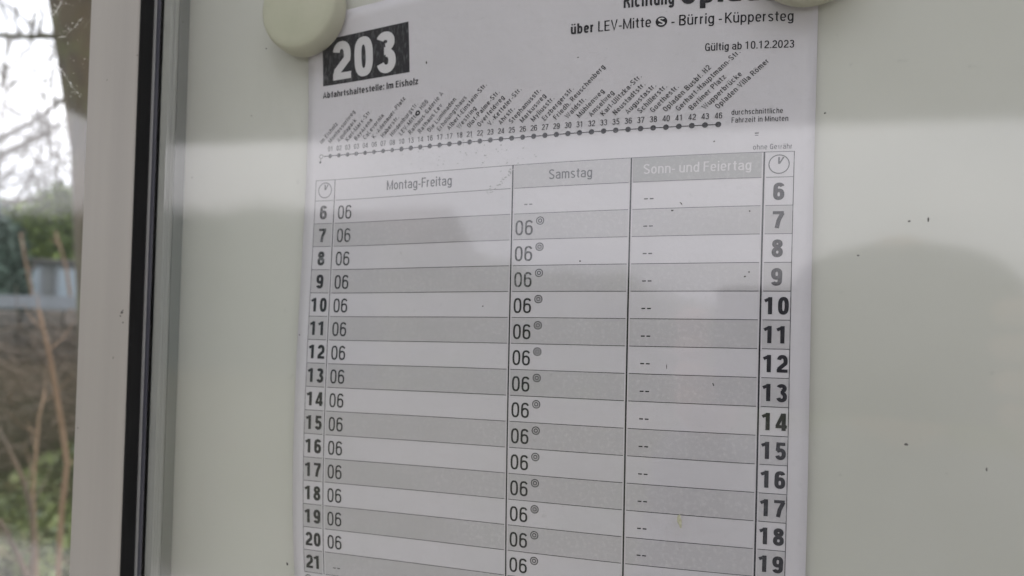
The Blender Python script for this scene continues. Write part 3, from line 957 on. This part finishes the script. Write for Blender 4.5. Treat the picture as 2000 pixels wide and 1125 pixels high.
# ------------------------------------------------------------------ dirt on glass and frame (raised specks)
def on_plane(px, py, z):
    d = right * ((px - 1000) / 1300.0) + up * (-(py - 562.5) / 1300.0) - back
    k = (-z - CAM.y) / d.y
    return CAM + d * k
def speck(px, py, wpx, hpx, z, m=None, rot=0.0, name='dirt_speck'):
    c = on_plane(px, py, z)
    s = 0.000165
    bm = bmesh.new()
    bmesh.ops.create_icosphere(bm, subdivisions=2, radius=1.0)
    for v in bm.verts:
        f = 1 + random.uniform(-.35, .35)
        a, b = v.co.x * f * wpx * s / 2, v.co.z * f * hpx * s / 2
        v.co = Vector((a * math.cos(rot) - b * math.sin(rot), v.co.y * 0.00012, a * math.sin(rot) + b * math.cos(rot))) + c
    return bm_obj(name, bm, m or MT['dirt'], case)
for (px, py, a, b, r) in ((1776, 432, 5, 3, .3), (1813, 428, 3, 8, 0), (1676, 499, 4, 3, 0), (1133, 510, 3.5, 3.5, 0), (585, 654, 3, 3, 0), (561, 1101, 5, 7, .4),
                          (1393, 751, 2.5, 6, .3), (1302, 717, 1.5, 10, 0), (1927, 917, 2, 7, 0), (1770, 868, 6, 4, 0), (943, 598, 3, 3, 0),
                          (1395, 276, 3, 3, 0), (1464, 412, 3, 3, 0), (1455, 540, 4, 2.5, .4), (1463, 531, 3, 2.5, 0), (1330, 397, 2, 7, .7), (1313, 411, 5, 3, 0),
                          (1611, 221, 4, 3, .3), (833, 122, 4, 7, 0), (357, 43, 3, 3, 0), (520, 95, 4, 3, 0), (491, 226, 2.5, 2.5, 0), (1129, 112, 3, 2, 0), (375, 347, 2, 3, 0)):
    speck(px, py, a, b, PZ1 + 0.0001, None, r)
speck(1327, 1018, 9, 26, BZ + 0.0034, MT['cream_smear'], 0.15, 'paint_smear')
for (px, py, a, b, r) in ((238, 610, 9, 7, .3), (235, 617, 5, 4, 0), (240, 606, 5, 3, 0), (240, 630, 5, 4, 0), (221, 699, 2, 7, 0), (268, 108, 5, 2.5, 0), (209, 156, 3, 3, 0), (152, 836, 3, 3, 0)):
    speck(px, py, a * .9, b * .9, 0.02465, None, r)

# spider silk on the dusty pane left of the frame
web = empty('cobweb', ray_at(130, 80, 0.40), 'torn white cobweb strands on the dusty pane left of the frame', 'cobweb')
def webpt(px, py): 
    return on_plane(px, py, -0.0112)
for pts in ([(112, 128), (128, 148), (140, 168), (157, 190)], [(112, 74), (128, 70), (143, 55), (161, 35)], [(104, 28), (112, 18), (121, 3)], [(60, 48), (70, 30), (66, 8)]):
    P = [webpt(*p) for p in pts]
    P = [P[i].lerp(P[i + 1], t_) + Vector((random.gauss(0, .0003), 0, random.gauss(0, .0003))) for i in range(len(P) - 1) for t_ in (0, .25, .5, .75)] + [P[-1]]
    rad = [0.00012 * random.choice((.25, .6, 1.0, 1.5)) for _ in P]
    tube('strand', P, rad, MT['web'], web, 5)
blobs_bm = bmesh.new()
for _ in range(90):
    if random.random() < .6:
        base = random.choice([((112, 128), (157, 190)), ((112, 74), (161, 35)), ((104, 28), (121, 3))])
        t = random.random()
        px = base[0][0] * (1 - t) + base[1][0] * t + random.gauss(0, 3); py = base[0][1] * (1 - t) + base[1][1] * t + random.gauss(0, 3)
    else:
        px, py = random.uniform(98, 168), random.uniform(0, 285)
    if px > 168: continue
    r = random.choice([.0001, .00015, .0002, .00032])
    res = bmesh.ops.create_icosphere(blobs_bm, subdivisions=1, radius=r)
    c = webpt(px, py)
    for v in res['verts']: v.co = Vector((v.co.x * random.uniform(.7, 1.6), v.co.y * .4, v.co.z * random.uniform(.7, 1.6))) + c
tag(bm_obj('silk_tufts', blobs_bm, MT['web'], web), kind='stuff')

# ------------------------------------------------------------------ garden behind the shelter
def leaf_cloud(name, centre, radii, n, size, m, parent=None, shell=0.55, seed=1, power=2.0, smooth_noise=0.25):
    r = np.random.default_rng(seed)
    d = r.normal(size=(n, 3)); d /= np.linalg.norm(d, axis=1)[:, None]
    rad = shell + (1 - shell) * r.random(n) ** (1 / power)
    lump = 1 + smooth_noise * (np.sin(d[:, 0] * 5 + seed) * np.cos(d[:, 2] * 6 + seed * 2) + .5 * np.sin(d[:, 1] * 11 + d[:, 2] * 9))
    P = d * (rad * lump)[:, None] * np.array(radii) + np.array(centre)
    return leaf_mesh(name, P, size, m, parent, r)
def leaf_mesh(name, P, size, m, parent, r):
    n = len(P)
    a = r.normal(size=(n, 3)); a /= np.linalg.norm(a, axis=1)[:, None]
    b = np.cross(a, r.normal(size=(n, 3))); b /= np.linalg.norm(b, axis=1)[:, None] + 1e-9
    s = size * r.uniform(.5, 1.3, n)[:, None]
    V = np.concatenate([P + a * s, P + b * s * .5, P - a * s, P - b * s * .5], axis=1).reshape(-1, 3)
    F = np.arange(4 * n).reshape(-1, 4)
    me = bpy.data.meshes.new(name)
    me.from_pydata(V.tolist(), [], F.tolist())
    me.materials.append(m)
    o = bpy.data.objects.new(name, me)
    col.objects.link(o)
    return put(o, parent)

# nearest tree: thick leaning trunk with a mossy side branch
t0 = ray_at(229, 290, 4.0)
base0 = Vector((t0.x + 0.14, t0.y + 0.10, 0.45))
tr = empty('tree', base0, 'thick brown leaning tree trunk with a mossy horizontal branch, just left of the frame', 'tree', 'trees behind the shelter')
top0 = ray_at(160, -120, 4.0)
pts = [base0 - Vector((0, 0, .2)), base0 + (t0 - base0) * .5, t0, ray_at(184, 0, 4.0), top0, top0 + (top0 - t0) * .8, top0 + (top0 - t0) * 1.7]
tube('trunk', pts, [.26, .225, .205, .20, .195, .17, .13], MT['bark'], tr, 18)
bp = [ray_at(118, 73, 4.0), ray_at(98, 71, 3.97), ray_at(50, 72, 3.95), ray_at(5, 69, 3.95), ray_at(-60, 60, 3.9), ray_at(-190, 20, 3.8)]
tube('branch', bp, [.017, .0135, .012, .012, .010, .006], MT['moss'], tr, 8)
for (a, b, c) in (((18, 72), (19, 92), (14, 108)), ((60, 70), (66, 40), (60, -5)), ((75, 70), (86, 30), (62, -20)), ((40, 72), (30, 40), (34, 0))):
    tube('twig', [ray_at(*a, 3.95), ray_at(*b, 3.93), ray_at(*c, 3.9)], [.009, .006, .003], MT['twig'], tr, 5)
V, F = [], []
def limb(p, d, L_, r, depth, V, F, spread=0.55, up_=0.12, seg=3, thin=0.62):
    pts = [p]; rad = [r]
    q = p.copy(); dd = d.copy()
    for i in range(seg):
        dd = (dd + Vector((random.gauss(0, .12), random.gauss(0, .12), random.gauss(0, .10) + up_ * .3))).normalized()
        q = q + dd * (L_ / seg)
        pts.append(q.copy()); rad.append(r * (1 - .45 * (i + 1) / seg))
    tube_geo(pts, rad, 5 if depth > 1 else 4, V, F)
    if depth <= 0: return
    for k in range(random.choice((2, 3, 3))):
        t = random.uniform(.25, 1.0)
        i = min(int(t * seg), seg - 1)
        pp = pts[i].lerp(pts[i + 1], t * seg - i)
        ax = Vector((random.gauss(0, 1), random.gauss(0, 1), random.gauss(0, .8) + up_)).normalized()
        nd = (dd * (1 - spread) + ax * spread).normalized()
        limb(pp, nd, L_ * random.uniform(.5, .75), max(rad[i] * thin, .003), depth - 1, V, F, spread, up_, seg, thin)
for k in range(4):
    limb(pts[4 + k % 3], Vector((random.gauss(0, .8), random.gauss(0, .5), .7)).normalized(), 1.6, .07, 3, V, F)
mesh_obj('crown', V, F, MT['twig'], tr)
# bare trees further off
def bare_tree(px, dist, height, r, seed, label, lean=0.0, lo=0.12, depth=5, start=.25):
    random.seed(seed)
    g = ray_at(px, 600, dist); g.z = bank(g.x, g.y)
    t = empty('tree', g, label, 'tree', 'trees behind the shelter')
    V, F = [], []
    tp = [g + Vector((lean * k / 4 * height, 0, height * k / 4 * .85)) for k in range(5)]
    tube('trunk', tp, [r, r * .85, r * .7, r * .5, r * .3], MT['twig'], t, 8)
    for k in range(19):
        h = random.uniform(start, .98) * 4
        i = min(int(h), 3)
        p = tp[i].lerp(tp[i + 1], h - i)
        d = Vector((random.gauss(0, .9), random.gauss(0, .7), random.uniform(.25, .9))).normalized()
        limb(p, d, height * random.uniform(.18, .30), r * .42, depth - 2, V, F, .5, .2)
    mesh_obj('crown', V, F, MT['twig'], t)
bare_tree(235, 9.5, 5.2, .045, 3, 'slender bare tree nearest behind the hedge, close to the thick trunk', -.10)
bare_tree(118, 13.0, 5.0, .035, 5, 'bare grey tree behind the middle of the hedge, with a spreading crown', -.05)
bare_tree(-25, 15.0, 6.0, .045, 9, 'bare tree farthest off at the left edge of the photo', .04)
bare_tree(60, 19.0, 5.5, .04, 12, 'faint bare tree in the distance between the middle tree and the thick trunk', .08)
bare_tree(-110, 10.0, 6.5, .10, 14, 'bare tree out beyond the left edge of the hedge', 0)

# hedge and shrubs
random.seed(21)
hd = ray_at(95, 600, 9.0)
def ax_frame():
    v = (ray_at(60, 600, 9) - CAM); v.z = 0; v.normalize()
    return v, Vector((v.y, -v.x, 0))      # forwards, rightwards along the sight line
FW, SD = ax_frame()
hg = empty('hedge', Vector((hd.x, hd.y, bank(hd.x, hd.y))), 'clipped green hedge rising behind the grey shed', 'hedge')
r = np.random.default_rng(4)
n = 30000
u_ = r.uniform(-.85, 3.2, n); v_ = r.uniform(-.45, .45, n); z_ = r.random(n) ** .55
topz = 2.02 + .12 * np.sin(u_ * 3.1) + .09 * np.sin(u_ * 7.7 + 1) + .06 * r.normal(size=n) * .5
P = np.array([[hd.x + SD.x * a + FW.x * b, hd.y + SD.y * a + FW.y * b, .62 + c * d_] for a, b, c, d_ in zip(u_, v_, z_, topz)])
leaf_mesh('foliage', P, .05, MT['leaf_hedge'], hg, r)
cv_, cf_ = [], []
for k in range(25):
    a_ = -.75 + k * .16
    hh = 2.42 + .10 * math.sin(a_ * 3.1) + .07 * math.sin(a_ * 7.7 + 1)
    for b_, z2 in ((-.34, .5), (-.28, hh), (.28, hh), (.34, .5)):
        cv_.append((hd.x + SD.x * a_ + FW.x * b_, hd.y + SD.y * a_ + FW.y * b_, z2))
for k in range(24):
    for q in range(3):
        a = 4 * k + q
        cf_.append((a, a + 1, a + 5, a + 4))
mesh_obj('inner_growth', cv_, cf_, MT['leaf_hedge'], hg, True)
for k in range(8):
    q = hd + SD * (-.7 + k * .45)
    tube('stem', [Vector((q.x, q.y, .5)), Vector((q.x + .03, q.y, 1.5)), Vector((q.x, q.y, 2.3))], [.03, .02, .01], MT['twig'], hg, 6)
for (px, dist, zc, rad, label, sd_, mm) in (
        (60, 13.0, 1.75, (1.25, 1.0, 1.45), 'pale green round shrub farther off, showing above the middle of the hedge', 31, 'leaf_pale'),
        (165, 12.0, 1.75, (1.1, 1.0, 1.25), 'pale green shrub farther off, next to the thick trunk', 32, 'leaf_pale'),
        (-22, 7.4, 1.35, (.26, .30, 1.0), 'dark blue green conifer at the left edge of the photo', 33, 'leaf_dark')):
    c = ray_at(px, 600, dist)
    sh_ = empty('shrub' if mm == 'leaf_pale' else 'conifer', Vector((c.x, c.y, bank(c.x, c.y))), label, 'shrub' if mm == 'leaf_pale' else 'conifer')
    leaf_cloud('foliage', (c.x, c.y, zc), rad, 9000, .05, MT[mm], sh_, .25, sd_, 1.5)
    tube('stem', [Vector((c.x, c.y, .5)), Vector((c.x, c.y, zc))], [.05, .02], MT['twig'], sh_, 6)

# garden shed with two pale windows
s0 = ray_at(100, 600, 7.6)
shed = empty('garden_shed', Vector((s0.x, s0.y, .60)), 'low grey garden shed with two pale windows in front of the hedge', 'shed')
def fpt(o, a, b, z):       # a to the right, b away
    return Vector((o.x + SD.x * a + FW.x * b, o.y + SD.y * a + FW.y * b, z))
def fbox(name, o, a0, a1, b0, b1, z0, z1, m, parent):
    V = [fpt(o, a, b, z) for z in (z0, z1) for (a, b) in ((a0, b0), (a1, b0), (a1, b1), (a0, b1))]
    F = [(0, 3, 2, 1), (4, 5, 6, 7), (0, 1, 5, 4), (1, 2, 6, 5), (2, 3, 7, 6), (3, 0, 4, 7)]
    return mesh_obj(name, V, F, m, parent)
fbox('wall', s0, -.42, 1.6, 0, .9, .55, 1.86, MT['shed'], shed)
fbox('roof', s0, -.46, 1.66, -.06, .96, 1.865, 1.90, MT['roofing'], shed)
for a in (-.34, .02):
    wn = fbox('window', s0, a, a + .27, -.03, -.002, 1.48, 1.83, MT['coping'], shed)
    fbox('pane', s0, a + .03, a + .24, -.034, -.031, 1.51, 1.80, MT['shed_glass'], wn)
for k in range(9):
    fbox('board', s0, -.42 + k * .22, -.42 + k * .22 + .205, -.012, -.001, .58, 1.47, MT['shed'], shed)

# dry-stone wall with pale coping
w0 = ray_at(85, 600, 5.9)
gw = empty('garden_wall', Vector((w0.x, w0.y, .6)), 'low rough stone garden wall with a pale coping, in front of the shed', 'wall')
fbox('core', w0, -1.5, 2.5, .05, .25, .45, 1.42, MT['stone'], gw)
for k in range(7):
    a = -1.5 + k * .57
    fbox('coping_slab', w0, a, a + .56, -.03, .32, 1.455, 1.545, MT['coping'], gw)
random.seed(5)
st_me = None
for row in range(7):
    a = -1.5 + random.uniform(0, .1)
    zz = .52 + row * .132
    while a < 2.4:
        L_ = random.uniform(.14, .3)
        bm = bmesh.new()
        box_bm(bm, (-L_ / 2 + .006, -.06, -.058), (L_ / 2 - .006, .06, .058), .015)
        for v in bm.verts: v.co += Vector((random.uniform(-.006, .006), random.uniform(-.012, .012), random.uniform(-.005, .005)))
        ang = math.atan2(SD.y, SD.x)
        cpt = fpt(w0, a + L_ / 2, .0, zz + .066)
        bmesh.ops.transform(bm, matrix=Matrix.Translation(cpt) @ Matrix.Rotation(ang, 4, 'Z'), verts=bm.verts)
        bm_obj('stone', bm, MT['stone'], gw)
        a += L_

# brushwood, weeds and grass
V, F = [], []
random.seed(8)
for _ in range(2300):
    a, b = random.uniform(-1.0, 1.4), random.uniform(-1.15, -.15)
    p = fpt(w0, a, b, .55 + random.random() ** 1.2 * .86 * (1 + b * .35))
    d = Vector((random.gauss(0, 1), random.gauss(0, 1), random.gauss(0, .35))).normalized()
    l = random.uniform(.1, .35)
    tube_geo([p - d * l, p + d * l], [.006, .003], 3, V, F)
tag(mesh_obj('brushwood', V, F, MT['brush']), 'tangle of dead brown brushwood heaped against the stone wall', 'brushwood', kind='stuff')

def weeds(name, n, dmin, dmax, hmax, size, m, label, seed, pxr=(-120, 230)):
    r = np.random.default_rng(seed)
    P = []
    for _ in range(n):
        px = r.uniform(*pxr); d = dmin + (dmax - dmin) * r.random() ** .8
        g = ray_at(px, 600, d)
        g0 = bank(g.x, g.y)
        hh = hmax * (0.6 + .4 * math.sin(g.x * 4.2) * math.cos(g.y * 3.7)) * r.random() ** 1.3
        P.append((g.x, g.y, g0 + hh))
    return tag(leaf_mesh(name, np.array(P), size, m, None, r), label, name.replace('_', ' '), kind='stuff')
weeds('weeds', 26000, 1.5, 5.4, .42, .035, MT['weed'], 'rank green weeds and ivy covering the bank behind the shelter', 3)
weeds('grass', 9000, 1.3, 5.0, .30, .05, MT['leaf_hedge'], 'long green grass growing among the weeds on the bank', 4)
weeds('pale_weeds', 700, 1.6, 4.5, .40, .045, MT['pale_weed'], 'scattered pale grey green leaves among the weeds', 6)

# dry stems close behind the pane
stems = [
    ([(76, 604), (84, 640), (98, 700), (110, 770), (122, 840), (131, 905), (120, 1000), (112, 1150)], 1.9, .0058, 'dry', 'longest orange brown dry stem, bent over near the pane beside the frame'),
    ([(88, 765), (76, 815), (70, 890), (64, 960), (70, 1060), (74, 1160)], 2.2, .0042, 'dry', 'pale dry stem standing upright left of the longest one'),
    ([(-4, 835), (18, 880), (42, 930), (60, 990), (66, 1060), (60, 1160)], 1.8, .0052, 'dry_dark', 'dark brown dry stem leaning in from the left edge'),
    ([(0, 1015), (18, 1050), (38, 1090), (60, 1150)], 1.5, .0048, 'dry_dark', 'thin dark stem slanting across the bottom left corner'),
    ([(40, 455), (48, 500), (60, 560), (66, 600)], 6.8, .011, 'dry', 'short tan stalk in front of the hedge, on the left'),
    ([(108, 452), (120, 490), (130, 525), (140, 600)], 6.8, .012, 'dry', 'tan stalk in front of the hedge, on the right'),
    ([(18, 748), (22, 775), (23, 830)], 5.2, .017, 'dry', 'short broken orange brown stalk at the left edge'),
]
for pts, d, r_, mm, label in stems:
    P = [ray_at(px, py, d) for px, py in pts]
    g = P[-1].copy(); g.z = bank(g.x, g.y) - .03
    if P[-1].z > g.z: P.append(g)
    rad = [r_ * (.55 + .45 * min(1, i / 3)) for i in range(len(P))]
    e = empty('dry_stem', g, label, 'plant stem', 'dry stems behind the pane')
    tube('stalk', P, rad, MT[mm], e, 7)
    V, F = [], []
    for _ in range(6):
        i = random.randrange(len(P) - 1)
        p = P[i].lerp(P[i + 1], random.random())
        dd = Vector((random.gauss(0, 1), random.gauss(0, 1), .8)).normalized()
        tube_geo([p, p + dd * .05, p + dd * .09 + Vector((0, 0, .02))], [r_ * .35, r_ * .25, r_ * .1], 4, V, F)
    tag(mesh_obj('side_shoots', V, F, MT[mm], e), kind='stuff')

# ------------------------------------------------------------------ the far side of the road (seen in the glass)
def hedge_row(name, x0, x1, y, h, label, seed, m='leaf_hedge', n=14000, depth=.5):
    r = np.random.default_rng(seed)
    e = empty(name, Vector(((x0 + x1) / 2, y, 0)), label, name)
    h0, h1 = h if isinstance(h, tuple) else (h, h)
    X = r.uniform(x0, x1, n); Y = y + r.uniform(-depth, depth, n); Z = r.random(n) ** .6 * (h0 + (h1 - h0) * (X - x0) / (x1 - x0) + .10 * np.sin(X * 2.3) + .07 * np.sin(X * 6.1))
    leaf_mesh('foliage', np.column_stack([X, Y, Z]), .07, MT[m], e, r)
    cv_, cf_ = [], []
    nn = max(4, int((x1 - x0) / .5))
    for k in range(nn + 1):
        xx = x0 + .1 + (x1 - x0 - .2) * k / nn
        hh = h0 + (h1 - h0) * (xx - x0) / (x1 - x0) - .22 + .10 * math.sin(xx * 2.3) + .07 * math.sin(xx * 6.1)
        cv_ += [(xx, y - depth * .6, -.15), (xx, y - depth * .5, hh), (xx, y + depth * .5, hh), (xx, y + depth * .6, -.15)]
    for k in range(nn):
        for q in range(3):
            a = 4 * k + q
            cf_.append((a, a + 1, a + 5, a + 4))
    mesh_obj('inner_growth', cv_, cf_, MT[m], e, True)
    for k in range(int((x1 - x0) / 1.2)):
        tube('stem', [Vector((x0 + .5 + k * 1.2, y, -.1)), Vector((x0 + .5 + k * 1.2, y, min(h0, h1) * .9))], [.04, .015], MT['twig'], e, 5)
hedge_row('hedge', -.8, 12, -10.8, (1.75, 1.55), 'long low clipped hedge across the road, behind the photographer', 41)
hedge_row('hedge', -6.3, -.9, -11.0, (2.75, 1.85), 'taller uneven hedge across the road between the low hedge and the shrubs', 43)
hedge_row('shrub_row', -50, -9.1, -12.5, (4.2, 3.75), 'tallest row of shrubs across the road on the left', 42, 'leaf_dark', 30000, .8)
hedge_row('shrub_row', -9.0, -6.4, -12.2, (3.7, 2.85), 'short middling clump of shrubs across the road', 45, 'leaf_dark', 3500, .7)
hs = empty('house', Vector((-15, -17, 0)), 'brick bungalow with a dark tiled roof across the road', 'house')
box('wall', (-21, -22, -.2), (-9, -16, 2.7), MT['brick'], hs)
V = [(-21.4, -22.4, 2.71), (-8.6, -22.4, 2.71), (-8.6, -15.6, 2.71), (-21.4, -15.6, 2.71), (-21.4, -19, 4.7), (-8.6, -19, 4.7)]
mesh_obj('roof', V, [(0, 3, 2, 1), (0, 1, 5, 4), (2, 3, 4, 5), (0, 4, 3), (1, 2, 5)], MT['tile'], hs)
for x in (-19.5, -16.6, -12.4):
    wn = box('window', (x, -15.998, .9), (x + 1.5, -15.93, 2.2), MT['trim'], hs)
    box('pane', (x + .08, -15.928, .98), (x + 1.42, -15.92, 2.12), MT['window'], wn)
dr = box('door', (-14.4, -15.998, 0), (-13.4, -15.94, 2.1), MT['trim'], hs)
box('handle', (-14.32, -15.938, 1.0), (-14.2, -15.90, 1.03), MT['bead'], dr)

# ------------------------------------------------------------------ the photographer, faintly mirrored in the glass
per = empty('person', Vector((.235, -.66, 0.012)), 'person in grey jacket and dark knitted hat holding up a phone, mirrored in glass', 'person')
def skin_body(name, joints, edges, m, root, parent, sub=2):
    me = bpy.data.meshes.new(name)
    me.from_pydata([j[0] for j in joints], edges, [])
    o = bpy.data.objects.new(name, me)
    col.objects.link(o)
    md = o.modifiers.new('skin', 'SKIN')
    md.use_smooth_shade = True
    for i, j in enumerate(joints):
        sv_ = me.skin_vertices[0].data[i]
        rr = j[1]
        sv_.radius = rr if isinstance(rr, tuple) else (rr, rr)
        sv_.use_root = (i == root)
    ms = o.modifiers.new('sub', 'SUBSURF')
    ms.levels = sub; ms.render_levels = sub
    me.materials.append(m)
    return put(o, parent)
cx, cy = .235, -.66
# phone directly behind the lens
ph_lo = Vector((0.062, -0.253, 1.455)); 
phone = empty('phone', CAM + back * .008, 'dark phone held up in both hands in front of the notice case', 'phone')
bmp = bmesh.new()
box_bm(bmp, (-.018, -.060, .0045), (.145, .018, .0125), .0022)
bmesh.ops.transform(bmp, matrix=M, verts=bmp.verts)
bm_obj('body', bmp, MT['phone'], phone)
bmp = bmesh.new()
bmesh.ops.create_cone(bmp, segments=24, radius1=.007, radius2=.007, depth=.0012, cap_ends=True)
bmesh.ops.transform(bmp, matrix=M @ Matrix.Translation((0.0, 0.0, .0038)), verts=bmp.verts)
bm_obj('lens', bmp, MT['window'], phone)
def pl(x, y, z): return tuple(M @ Vector((x, y, z)))
WL, WR = pl(-.040, -.085, .035), pl(.165, -.085, .035)
J = [((cx, cy, .98), (.15, .12)), ((cx, cy, 1.12), (.145, .115)), ((cx, cy, 1.27), (.165, .12)), ((cx, cy + .01, 1.345), (.10, .08)), ((cx, cy + .02, 1.40), .058),
     ((cx - .17, cy, 1.315), .062), ((cx - .235, cy + .10, 1.12), .048), (WL, .032),
     ((cx + .17, cy, 1.315), .062), ((cx + .235, cy + .10, 1.12), .048), (WR, .032)]
Eg = [(0, 1), (1, 2), (2, 3), (3, 4), (2, 5), (5, 6), (6, 7), (2, 8), (8, 9), (9, 10)]
skin_body('jacket', J, Eg, MT['jacket'], 0, per)
Jt = [((cx, cy, .97), (.14, .115)), ((cx - .09, cy, .85), .085), ((cx - .10, cy + .01, .50), .062), ((cx - .10, cy, .10), .048),
      ((cx + .09, cy, .85), .085), ((cx + .10, cy + .01, .50), .062), ((cx + .10, cy, .10), .048)]
skin_body('trousers', Jt, [(0, 1), (1, 2), (2, 3), (0, 4), (4, 5), (5, 6)], MT['trousers'], 0, per)
for s_ in (-1, 1):
    x = cx + s_ * .10
    skin_body('shoe', [((x, cy - .04, .055), .042), ((x, cy + .05, .05), .040), ((x, cy + .16, .040), .028)], [(0, 1), (1, 2)], MT['shoe'], 0, per)
# head: one skinned surface with face relief, hat over it
hc = Vector((cx + .012, cy + .03, 1.487))
bm = bmesh.new()
bmesh.ops.create_uvsphere(bm, u_segments=40, v_segments=28, radius=1.0)
for v in bm.verts:
    x, y, z = v.co
    wdt = .076 * (1 - .22 * max(0, -z) ** 1.5)
    q = Vector((x * wdt, y * (.092 if y < 0 else .088), z * (.115 if z > 0 else .120)))
    if y > 0:
        fz, fx = q.z, q.x
        q.y += .020 * math.exp(-((fx / .012) ** 2) - (((fz + .018) / .022) ** 2))      # nose
        q.y -= .008 * (math.exp(-(((fx - .031) / .014) ** 2) - (((fz - .006) / .011) ** 2)) + math.exp(-(((fx + .031) / .014) ** 2) - (((fz - .006) / .011) ** 2)))
        q.y += .006 * math.exp(-((fx / .024) ** 2) - (((fz + .056) / .007) ** 2))      # lips
        q.y -= .004 * math.exp(-((fx / .022) ** 2) - (((fz + .062) / .004) ** 2))
        q.y += .008 * math.exp(-((fx / .026) ** 2) - (((fz + .098) / .016) ** 2))      # chin
    v.co = q + hc
hd_ = bm_obj('head', bm, MT['skin'], per, True)
for s_ in (-1, 1):
    bm = bmesh.new()
    bmesh.ops.create_uvsphere(bm, u_segments=14, v_segments=10, radius=.012)
    for v in bm.verts: v.co += hc + Vector((s_ * .031, .074, .006))
    bm_obj('eye', bm, MT['trim'], hd_, True)
    bm = bmesh.new()
    bmesh.ops.create_uvsphere(bm, u_segments=14, v_segments=12, radius=1)
    for v in bm.verts: v.co = Vector((v.co.x * .010, v.co.y * .018, v.co.z * .032)) + hc + Vector((s_ * .077, -.005, -.005))
    bm_obj('ear', bm, MT['skin'], hd_, True)
skin_body('neck', [((hc.x, hc.y - .015, hc.z - .05), .05), ((cx, cy + .015, 1.36), .052)], [(0, 1)], MT['skin'], 0, per)
bm = bmesh.new()
bmesh.ops.create_uvsphere(bm, u_segments=40, v_segments=24, radius=1.0)
dele = [v for v in bm.verts if v.co.z < -.12]
bmesh.ops.delete(bm, geom=dele, context='VERTS')
for v in bm.verts:
    x, y, z = v.co
    zz = abs(max(z, 0)) ** .6
    v.co = Vector((x * .113, y * .112 - .004, zz * .078 + .030 + min(z, 0) * .05)) + hc
bmesh.ops.solidify(bm, geom=bm.faces[:], thickness=.006)
bm_obj('knitted_hat', bm, MT['hat'], per, True)
# hands: palm and five separate bent fingers each, closed on the phone
for s_, wr in ((-1, WL), (1, WR)):
    ex = -.018 if s_ < 0 else .145
    J = [(wr, .024), (pl(ex + s_ * .012, -.060, .030), (.026, .018)), (pl(ex + s_ * .012, -.035, .030), (.026, .016))]
    Eg = [(0, 1), (1, 2)]
    hnd = skin_body('hand', J, Eg, MT['skin'], 0, per)
    for k, (ln, oy) in enumerate(((.9, .0), (1.0, -.018), (.95, -.036), (.8, -.052))):
        a = pl(ex + s_ * .020, -.018 + oy, .030); b = pl(ex + s_ * .024, -.004 + oy, .010); c = pl(ex + s_ * .008 * ln, .0 + oy, -.006); d_ = pl(ex - s_ * .016 * ln, .0 + oy, -.004)
        if s_ < 0:   # fingers of the lens side stay clear of the lens
            c = pl(ex + s_ * .010, -.004 + oy, -.0045); d_ = pl(ex - s_ * .001, -.006 + oy, -.0035)
        skin_body('finger', [(a, .0095), (b, .009), (c, .0082), (d_, .007)], [(0, 1), (1, 2), (2, 3)], MT['skin'], 0, hnd)
    a = pl(ex + s_ * .008, -.05, .034); b = pl(ex - s_ * .004, -.028, .030); c = pl(ex - s_ * .022, -.016, .022)
    skin_body('thumb', [(a, .012), (b, .0105), (c, .0085)], [(0, 1), (1, 2)], MT['skin'], 0, hnd)
